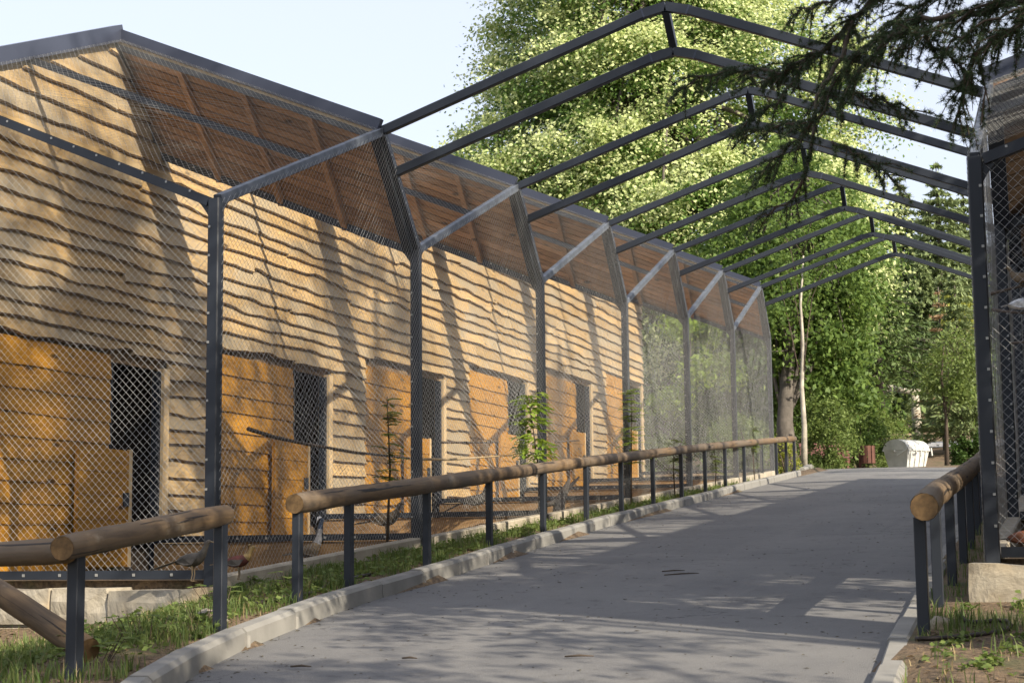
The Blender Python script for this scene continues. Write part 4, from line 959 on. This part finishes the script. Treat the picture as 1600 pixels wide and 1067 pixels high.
# leaf litter, twigs and clippings on the road and the verge
lm = MB()
for i in range(1700):
    y = 6.5+26*random.random()**1.6; l, r = kx(KL, y)+.1, kx(KR, y)-.05; u = random.random(); u = 1-u**2.6 if random.random() < .5 else u**3.4; x = l+(r-l)*u; z = zr(y)+.012*math.sin(math.pi*(x-l)/(r-l))+.003
    a = random.uniform(0, 6.28); s = random.uniform(.006, .03)*(1 if random.random() < .15 else .5); c, d = math.cos(a)*s, math.sin(a)*s
    lm.add([(x-c, y-d, z+.001), (x+d*.35, y-c*.35, z+.004+s*.05), (x+c, y+d, z+.001), (x-d*.35, y+c*.35, z+.003+s*.08)], [(0, 1, 2, 3)])
tag(lm.build('leaf_litter', plain('dead_leaf', (.09, .075, .035), .9, 0, .6, 30, 0)), kind='stuff')
for i, (px, py, ln, a) in enumerate([(905, 1027, .16, .2), (470, 1043, .12, .1), (1065, 898, .3, .5), (1052, 893, .2, .45), (640, 1030, .09, .0)]):
    r_ = ray(px, py); k_ = -1.235/(r_.z-SL*r_.y); p = r_*k_; q = MB(); d = Vector((math.cos(a), math.sin(a), SL*math.sin(a)))*ln
    q.tube([p-d*.5+Vector((0, 0, .008)), p+Vector((0, .01, .012)), p+d*.5+Vector((0, 0, .008))], [.005, .007, .003], 6)
    tag(q.build('twig', TWIG, None, True, p), ['dark stick on the asphalt near the bottom centre', 'short dark stick on the asphalt by the left kerb', 'long thin twig on the sunlit asphalt', 'thin twig beside the long one on the asphalt', 'tiny stick on the asphalt in front of the kerb'][i], 'twig', 'twigs on the road')
def rock(x, y, s, label):
    z = zg(x, y); m = MB(); vs = []; n = 7; k = 9
    for i in range(n+1):
        for j in range(k):
            th = math.pi*i/n; ph = 6.283*j/k; r_ = s*(1+.28*math.sin(ph*2+x*9)+.2*math.sin(th*3+y*5)+random.uniform(-.1, .1)); vs.append((x+r_*math.sin(th)*math.cos(ph)*1.2, y+r_*math.sin(th)*math.sin(ph), z+s*.25+r_*.7*math.cos(th)))
    m.add(vs, [(i*k+j, i*k+(j+1) % k, (i+1)*k+(j+1) % k, (i+1)*k+j) for i in range(n) for j in range(k)]); tag(m.build('rock', STONE, None, True, (x, y, z)), label, 'rock', 'loose stones in the verge')
rock(-5.35, 9.75, .075, 'white stone in the grass left of the short-rail end post'); rock(-5.2, 9.62, .04, 'small pale stone by the kerb at the short-rail end post'); rock(-5.95, 11.0, .05, 'pale stone on the ground at the nearest cage corner')
rock(-.78, 10.05, .06, 'brown clod at the foot of the first right-hand rail post')
hm = plain('black_hose', (.03, .022, .02), .5, 0, .2, 6, .1)
def hose(pts, r, mat, label, cat):
    P = []; pts = [Vector(p) for p in pts]
    for i in range(len(pts)-1):
        p0, p1, p2, p3 = pts[max(i-1, 0)], pts[i], pts[i+1], pts[min(i+2, len(pts)-1)]
        for j in range(6):
            t = j/6; q = .5*((2*p1)+(p2-p0)*t+(2*p0-5*p1+4*p2-p3)*t*t+(3*p1-p0-3*p2+p3)*t**3); q.z = zg(q.x, q.y)+r; P.append(q)
    m = MB(); m.tube(P, r, 8); tag(m.build('hose', mat, None, True, P[0]), label, cat)
hose([(-.86, 9.45, 0), (-.72, 9.55, 0), (-.55, 9.75, 0), (-.40, 9.95, 0), (-.42, 10.3, 0), (-.62, 10.25, 0), (-.70, 10.6, 0)], .013, hm, 'dark brown hose lying in a bend on the soil by the right-hand rail', 'hose')
hose([(-5.95, 10.1, 0), (-5.6, 10.4, 0), (-5.42, 11.0, 0), (-5.45, 11.6, 0), (-5.62, 12.2, 0), (-5.6, 13.0, 0)], .014, hm, 'dark hose running through the grass by the first posts of the long rail', 'hose')

# ------------------------------------------------------------------ perches in the cages
def bough(name, pts, r, mat, label, cat, group=None):
    m = MB(); m.tube(pts, [r*(1-.5*i/(len(pts)-1)) for i in range(len(pts))], 8); return tag(m.build(name, mat, None, True, pts[0]), label, cat, group)
bough('perch', [at_x(388, 670, -7.1), at_x(430, 683, -7.05), at_x(480, 694, -7.0), at_x(560, 707, -6.95), at_x(640, 716, -6.9)], .021, TWIG, 'long bare curved perch bough sloping across the nearest cage', 'perch', 'perches in the left cages')
bough('perch', [at_x(652, 717, -6.75), at_x(700, 718, -6.7), at_x(760, 714, -6.65), at_x(800, 711, -6.6)], .016, PINE, 'pale straight perch stick ending at the bright sapling leaves', 'perch', 'perches in the left cages')
bough('perch', [at_x(690, 691, -8.2), at_x(780, 691, -8.2)], .018, TWIG, 'level dark perch by the third door', 'perch', 'perches in the left cages')
bough('perch', [at_x(868, 690, -8.2), at_x(905, 688, -8.2)], .02, TWIG, 'short level perch by the fourth door', 'perch', 'perches in the left cages')
st = thing('gnarled_stump', at(880, 805, 22.5), 'gnarled grey driftwood stump in the fourth cage', 'stump')
m = MB(); m.tube([at(872, 812, 22.3), at(874, 785, 22.4), at(882, 768, 22.5), at(890, 748, 22.6)], [.10, .085, .06, .02], 8); m.build('trunk', BARK, st, True, st.location)
m = MB(); m.tube([at(876, 782, 22.4), at(850, 790, 22.2), at(836, 798, 22.1)], [.05, .03, .012], 6); m.tube([at(880, 770, 22.5), at(905, 745, 22.9)], [.04, .012], 6); m.build('branch', BARK, st, True, st.location)
bough('perch', [at(1549, 459, 12.6), at(1572, 453, 12.5), at(1650, 434, 12.2)], .014, TWIG, 'upper brown perch in the right-hand cage, under the brown bird', 'perch', 'perches in the right-hand cage')
bough('perch', [at(1552, 484, 12.9), at(1575, 487, 12.5), at(1650, 494, 11.95)], .014, TWIG, 'lower brown perch in the right-hand cage, under the white bird', 'perch', 'perches in the right-hand cage')
bough('perch', [at(1580, 536, 13.2), at(1650, 530, 12.6)], .012, TWIG, 'lowest thin perch in the right-hand cage', 'perch', 'perches in the right-hand cage')

# ------------------------------------------------------------------ birds
def bird(base, heading, s, cols, label, tail=1.0, neck=1.0, up=.25, crest=None, legs=True, taildrop=-.15):
    """one lofted body from tail root to beak; legs, tail, wings and beak are parts. s = body length"""
    base = Vector(base); t = thing('bird', base, label, 'bird', 'birds in the cages'); h = Vector((math.cos(heading), math.sin(heading), 0)); sd = Vector((-h.y, h.x, 0)); Z = Vector((0, 0, 1))
    lg = .42*s if legs else .12*s
    P = lambda f, u: base+h*(f*s)+Z*(lg+u*s)
    spine = [(-.50, .14+taildrop*.3, .035, .03), (-.40, .15, .10, .09), (-.25, .16, .17, .16), (-.05, .17, .215, .21), (.15, .20, .20, .20), (.27, .27+up*.1, .14, .15), (.35, .36+up*.3, .085, .095), (.40, .46+up*.5*neck, .065, .07), (.44, .54+up*.7*neck, .075, .08), (.50, .57+up*.72*neck, .06, .065), (.55, .56+up*.72*neck, .022, .025)]
    n = 14; vs = []; fs = []
    for i, (f, u, a, b) in enumerate(spine):
        f0, u0 = spine[max(i-1, 0)][:2]; f1, u1 = spine[min(i+1, len(spine)-1)][:2]; d = (h*(f1-f0)+Z*(u1-u0)).normalized(); nn = sd.cross(d).normalized()
        for k in range(n):
            th = 6.283*k/n; vs.append(P(f, u)+sd*(a*s*math.cos(th))+nn*(b*s*math.sin(th)))
    fs = [(i*n+k, i*n+(k+1) % n, (i+1)*n+(k+1) % n, (i+1)*n+k) for i in range(len(spine)-1) for k in range(n)]+[tuple(range(n-1, -1, -1)), tuple((len(spine)-1)*n+k for k in range(n))]
    m = MB(); m.add(vs, fs); b = m.build('body', cols['body'], t, True, base)
    sub = b.modifiers.new('s', 'SUBSURF'); sub.levels = 1; sub.render_levels = 1
    b.data.materials.append(cols.get('head', cols['body'])); b.data.materials.append(cols.get('neck', cols['body']))
    for i, p in enumerate(b.data.polygons):
        r_ = i//n
        p.material_index = 1 if 7 <= r_ <= 9 or i == len(fs)-1 else (2 if 5 <= r_ <= 6 else 0)
    q = MB(); tip = P(-.5-.85*tail, .14+taildrop*tail); r0 = P(-.42, .15)
    for j in range(5):
        o = (j-2)*.05*s; q.prism([r0+sd*(o-.04*s), r0+sd*(o+.04*s), r0.lerp(tip, .6+.02*j)+sd*(o*1.5+.05*s), r0.lerp(tip, 1-.06*abs(j-2))+sd*o*1.3, r0.lerp(tip, .6)+sd*(o*1.5-.05*s)], Z*(.012*s)*(1+.3*(2-abs(j-2))))
    q.build('tail', cols.get('tail', cols['body']), t, False, base)
    for sg in (-1, 1):
        q = MB(); w0 = P(.2, .24)+sd*sg*.17*s; q.prism([w0, P(.08, .05)+sd*sg*.215*s, P(-.15, .03)+sd*sg*.21*s, P(-.42, .12)+sd*sg*.11*s, P(-.2, .24)+sd*sg*.17*s], sd*sg*.02*s); q.build('wing', cols.get('wing', cols['body']), t, False, base)
        q = MB(); q.tube([P(.02, .02)+sd*sg*.08*s, base+h*(.04*s)+sd*sg*.08*s+Z*(lg*.45), base+sd*sg*.08*s+Z*.006], [.028*s, .016*s, .013*s], 6)
        for a in (-.5, 0, .5): q.tube([base+sd*sg*.08*s+Z*.006, base+sd*sg*.08*s+(h*math.cos(a)+sd*math.sin(a))*.1*s+Z*.004], [.012*s, .006*s], 4)
        q.build('leg', cols['leg'], t, False, base)
        q = MB(); e = P(.475, .565+up*.72*neck)+sd*sg*.066*s; q.tube([e-sd*sg*.01*s, e+sd*sg*.006*s], [.014*s, .008*s], 6); q.build('eye', DARK, t, False, base)
    q = MB(); q.tube([P(.53, .56+up*.72*neck), P(.62, .545+up*.72*neck), P(.655, .52+up*.72*neck)], [.024*s, .016*s, .003*s], 6); q.build('beak', cols['leg'], t, True, base)
    if crest:
        q = MB()
        for j in range(7): q.tube([P(.46, .6+up*.72*neck), P(.40-.02*j*.5, .64+up*.72*neck+.01*(j % 3))+sd*(j-3)*.012*s, P(.30, .60+up*.72*neck-.02*j)+sd*(j-3)*.02*s], [.016*s, .016*s, .004*s], 5)
        q.build('crest', crest, t, True, base)
    return t
fe = lambda nm, c: plain(nm, c, .75, 0, .45, 28, .25, .004)
RED, GOLD, BRN, DKB, WHT, BLU, ORG, LEGC = fe('red_plumage', (.075, .018, .014)), fe('golden_plumage', (.26, .18, .07)), fe('brown_plumage', (.16, .115, .065)), fe('dark_plumage', (.045, .04, .035)), fe('white_plumage', (.72, .72, .74)), fe('blue_plumage', (.03, .05, .09)), fe('orange_plumage', (.13, .045, .02)), plain('horn', (.2, .15, .09), .6)
def on_floor(px, py, k):
    r = ray(px, py); q = r*((zk(k)-.008)/r.z) if abs(r.z) > 1e-4 else at(px, py, yk(k)+1); return q
p = on_floor(372, 906, 0); bird((p.x, p.y, zk(0)-.01), .25, .24, {'body': RED, 'head': GOLD, 'neck': GOLD, 'wing': DKB, 'tail': BRN, 'leg': LEGC}, 'small dark red pheasant with golden head on the floor of the nearest cage', .5, .6, .15, GOLD)
p = on_floor(484, 893, 0); bird((p.x, p.y, zk(0)-.01), 1.2, .36, {'body': BRN, 'head': BLU, 'neck': fe('grey_plumage', (.24, .24, .25)), 'wing': BRN, 'tail': DKB, 'leg': LEGC}, 'tall bird with grey crest, blue-black face and white neck behind the first long-rail post', .6, 1.15, .6, WHT)
p = at(604, 852, yk(1)+.15); bird((p.x, p.y, zk(1)), -.15, .36, {'body': BRN, 'leg': LEGC, 'tail': BRN, 'wing': BRN}, 'brown hen pheasant with tail to the left on the board step', .7, .7, .1)
p = at(745, 812, yk(2)+.15); bird((p.x, p.y, zk(2)), .15, .36, {'body': DKB, 'leg': LEGC, 'wing': DKB, 'tail': DKB}, 'dark pheasant with long drooping tail under the log rail', .9, 1.2, .5, None, True, -.45)
p = on_floor(300, 908, 0); bird((p.x, p.y, zk(0)-.01), .1, .27, {'body': DKB, 'leg': LEGC, 'wing': DKB, 'tail': DKB}, 'dark pheasant half hidden behind the nearest cage post', .9, .8, .2, None, True, -.3)
p = at(1600, 489, 12.33); bird((p.x, p.y, p.z), .2, .22, {'body': WHT, 'leg': LEGC, 'tail': WHT, 'wing': WHT}, 'white dove on the lower perch of the right-hand cage', .25, .4, .0, None, False)
p = at(1597, 447, 12.4); bird((p.x, p.y, p.z), 2.8, .2, {'body': BRN, 'leg': LEGC, 'tail': BRN, 'wing': BRN}, 'grey-brown bird on the upper perch of the right-hand cage', .4, .5, .1, None, False)
p = at(1600, 866, 12.3); bird((p.x, p.y, -.11), .3, .24, {'body': ORG, 'leg': LEGC, 'tail': DKB, 'wing': ORG}, 'orange-brown hen on the floor of the right-hand cage', .3, .9, .3)

# ------------------------------------------------------------------ dumpster, bins and bench beyond the crest
DW = plain('white_dumpster_paint', (.54, .54, .51), .5, 0, .2, 3, .05); RUST = plain('rusty_red_wood', (.11, .045, .03), .75, 0, .3, 6, .2); MAR = plain('maroon_slat', (.12, .035, .035), .6, 0, .25, 6, .1); RUB = plain('rubber', (.03, .03, .03), .8)
def dumpster(x, y, rz, label):
    z = zg(x, y); t = thing('dumpster', (0, 0, 0), label, 'dumpster'); W_, D_, H_ = 1.25, .95, .72
    m = MB(); b, o = .13, 0
    vs = [(-W_/2+b, -D_/2+b, .18), (W_/2-b, -D_/2+b, .18), (W_/2-b, D_/2-b, .18), (-W_/2+b, D_/2-b, .18), (-W_/2, -D_/2, .18+H_), (W_/2, -D_/2, .18+H_), (W_/2, D_/2, .18+H_), (-W_/2, D_/2, .18+H_)]
    m.add(vs, [(0, 3, 2, 1), (0, 1, 5, 4), (1, 2, 6, 5), (2, 3, 7, 6), (3, 0, 4, 7)])
    m.beam((-W_/2-.02, -D_/2-.01, .9), (W_/2+.02, -D_/2-.01, .9), .05, .06); m.beam((-W_/2-.02, D_/2+.01, .9), (W_/2+.02, D_/2+.01, .9), .05, .06)
    m.build('body', DW, t)
    for i in range(4):
        q = MB(); xx = -W_/2+.22+i*.27; q.beam((xx, -D_/2+b-.03, .2), (xx, -D_/2-.02, .88), .05, .03, (0, 1, 0)); q.build('rib', DW, t)
    q = MB(); ns = 9; vs = []
    for sx in (-1, 1):
        for i in range(ns+1):
            a = math.pi*i/ns; vs.append((sx*(W_/2+.01), -math.cos(a)*(D_/2+.02), .90+math.sin(a)*.36))
    q.add(vs, [(i, i+1, ns+2+i, ns+1+i) for i in range(ns)]+[tuple(range(ns, -1, -1)), tuple(range(ns+1, 2*ns+2))]); q.build('lid', DW, t, False)
    for sx in (-1, 1):
        q = MB(); q.tube([(sx*(W_/2+.01), 0, .86), (sx*(W_/2+.09), 0, .86)], .035, 10); q.build('trunnion', DW, t, True)
        q = MB(); q.beam((sx*(W_/2+.03), -D_/2-.02, .92), (sx*(W_/2+.05), -.1, .72), .03, .05); q.beam((sx*(W_/2+.03), -D_/2-.06, .98), (sx*(W_/2+.03), -D_/2-.09, .72), .05, .03); q.build('handle', DW, t)
        for sy in (-1, 1):
            q = MB(); q.tube([(sx*.45-.025, sy*.3, .08), (sx*.45+.025, sy*.3, .08)], .08, 12); wv = q.build('wheel', RUB, t); q = MB(); q.beam((sx*.45, sy*.3, .08), (sx*.45, sy*.3, .2), .06, .03); q.build('caster', GALV, t)
    t.location = (x, y, z); t.rotation_euler = (0, 0, rz); return t
dumpster(-5.30, 57.5, 1.05, 'white metal dumpster with rounded lid beyond the crest of the road')
def bench(x, y, rz, label):
    z = zg(x, y); t = thing('bench', (0, 0, 0), label, 'bench')
    for i in range(4): q = MB(); q.box((-.75, -.2+i*.115, .40), (.75, -.1+i*.115, .435)); q.build('seat_slat', MAR, t)
    for i in range(3): q = MB(); q.beam((-.75, .25+i*.03, .55+i*.13), (.75, .25+i*.03, .55+i*.13), .03, .105); q.build('back_slat', MAR, t)
    for sx in (-.6, .6): q = MB(); q.beam((sx, -.15, 0), (sx, -.12, .4), .06, .06, (0, 1, 0)); q.beam((sx, .2, 0), (sx, .34, .88), .06, .06, (0, 1, 0)); q.beam((sx, -.18, .38), (sx, .25, .38), .05, .05); q.build('leg_frame', RUST, t)
    t.location = (x, y, z); t.rotation_euler = (0, 0, rz)
bench(-7.0, 50.5, .55, 'maroon slatted park bench by the shrubs at the crest')
def bin_(x, y, label):
    z = zg(x, y); t = thing('litter_bin', (x, y, z), label, 'litter bin', 'litter bins by the bench'); k = 10
    for i in range(k):
        a = 6.283*i/k; q = MB(); q.beam((x+.2*math.cos(a), y+.2*math.sin(a), z+.24), (x+.2*math.cos(a), y+.2*math.sin(a), z+.78), .105, .025, (math.cos(a), math.sin(a), 0)); q.build('slat', RUST, t)
    q = MB(); q.tube([(x, y, z+.25), (x, y, z+.72)], .17, 14); q.build('liner', STEEL, t, True); q = MB()
    q.beam((x-.26, y+.1, z), (x-.26, y+.1, z+.72), .07, .07, (0, 1, 0)); q.beam((x-.26, y+.05, z+.3), (x-.12, y+.05, z+.3), .05, .05); q.beam((x-.4, y, z+.05), (x+.25, y, z+.05), .09, .09); q.build('stand', RUST, t)
bin_(-6.62, 51.2, 'dark slatted litter bin right beside the bench'); bin_(-5.95, 52.0, 'rust-brown slatted litter bin nearest the white dumpster')
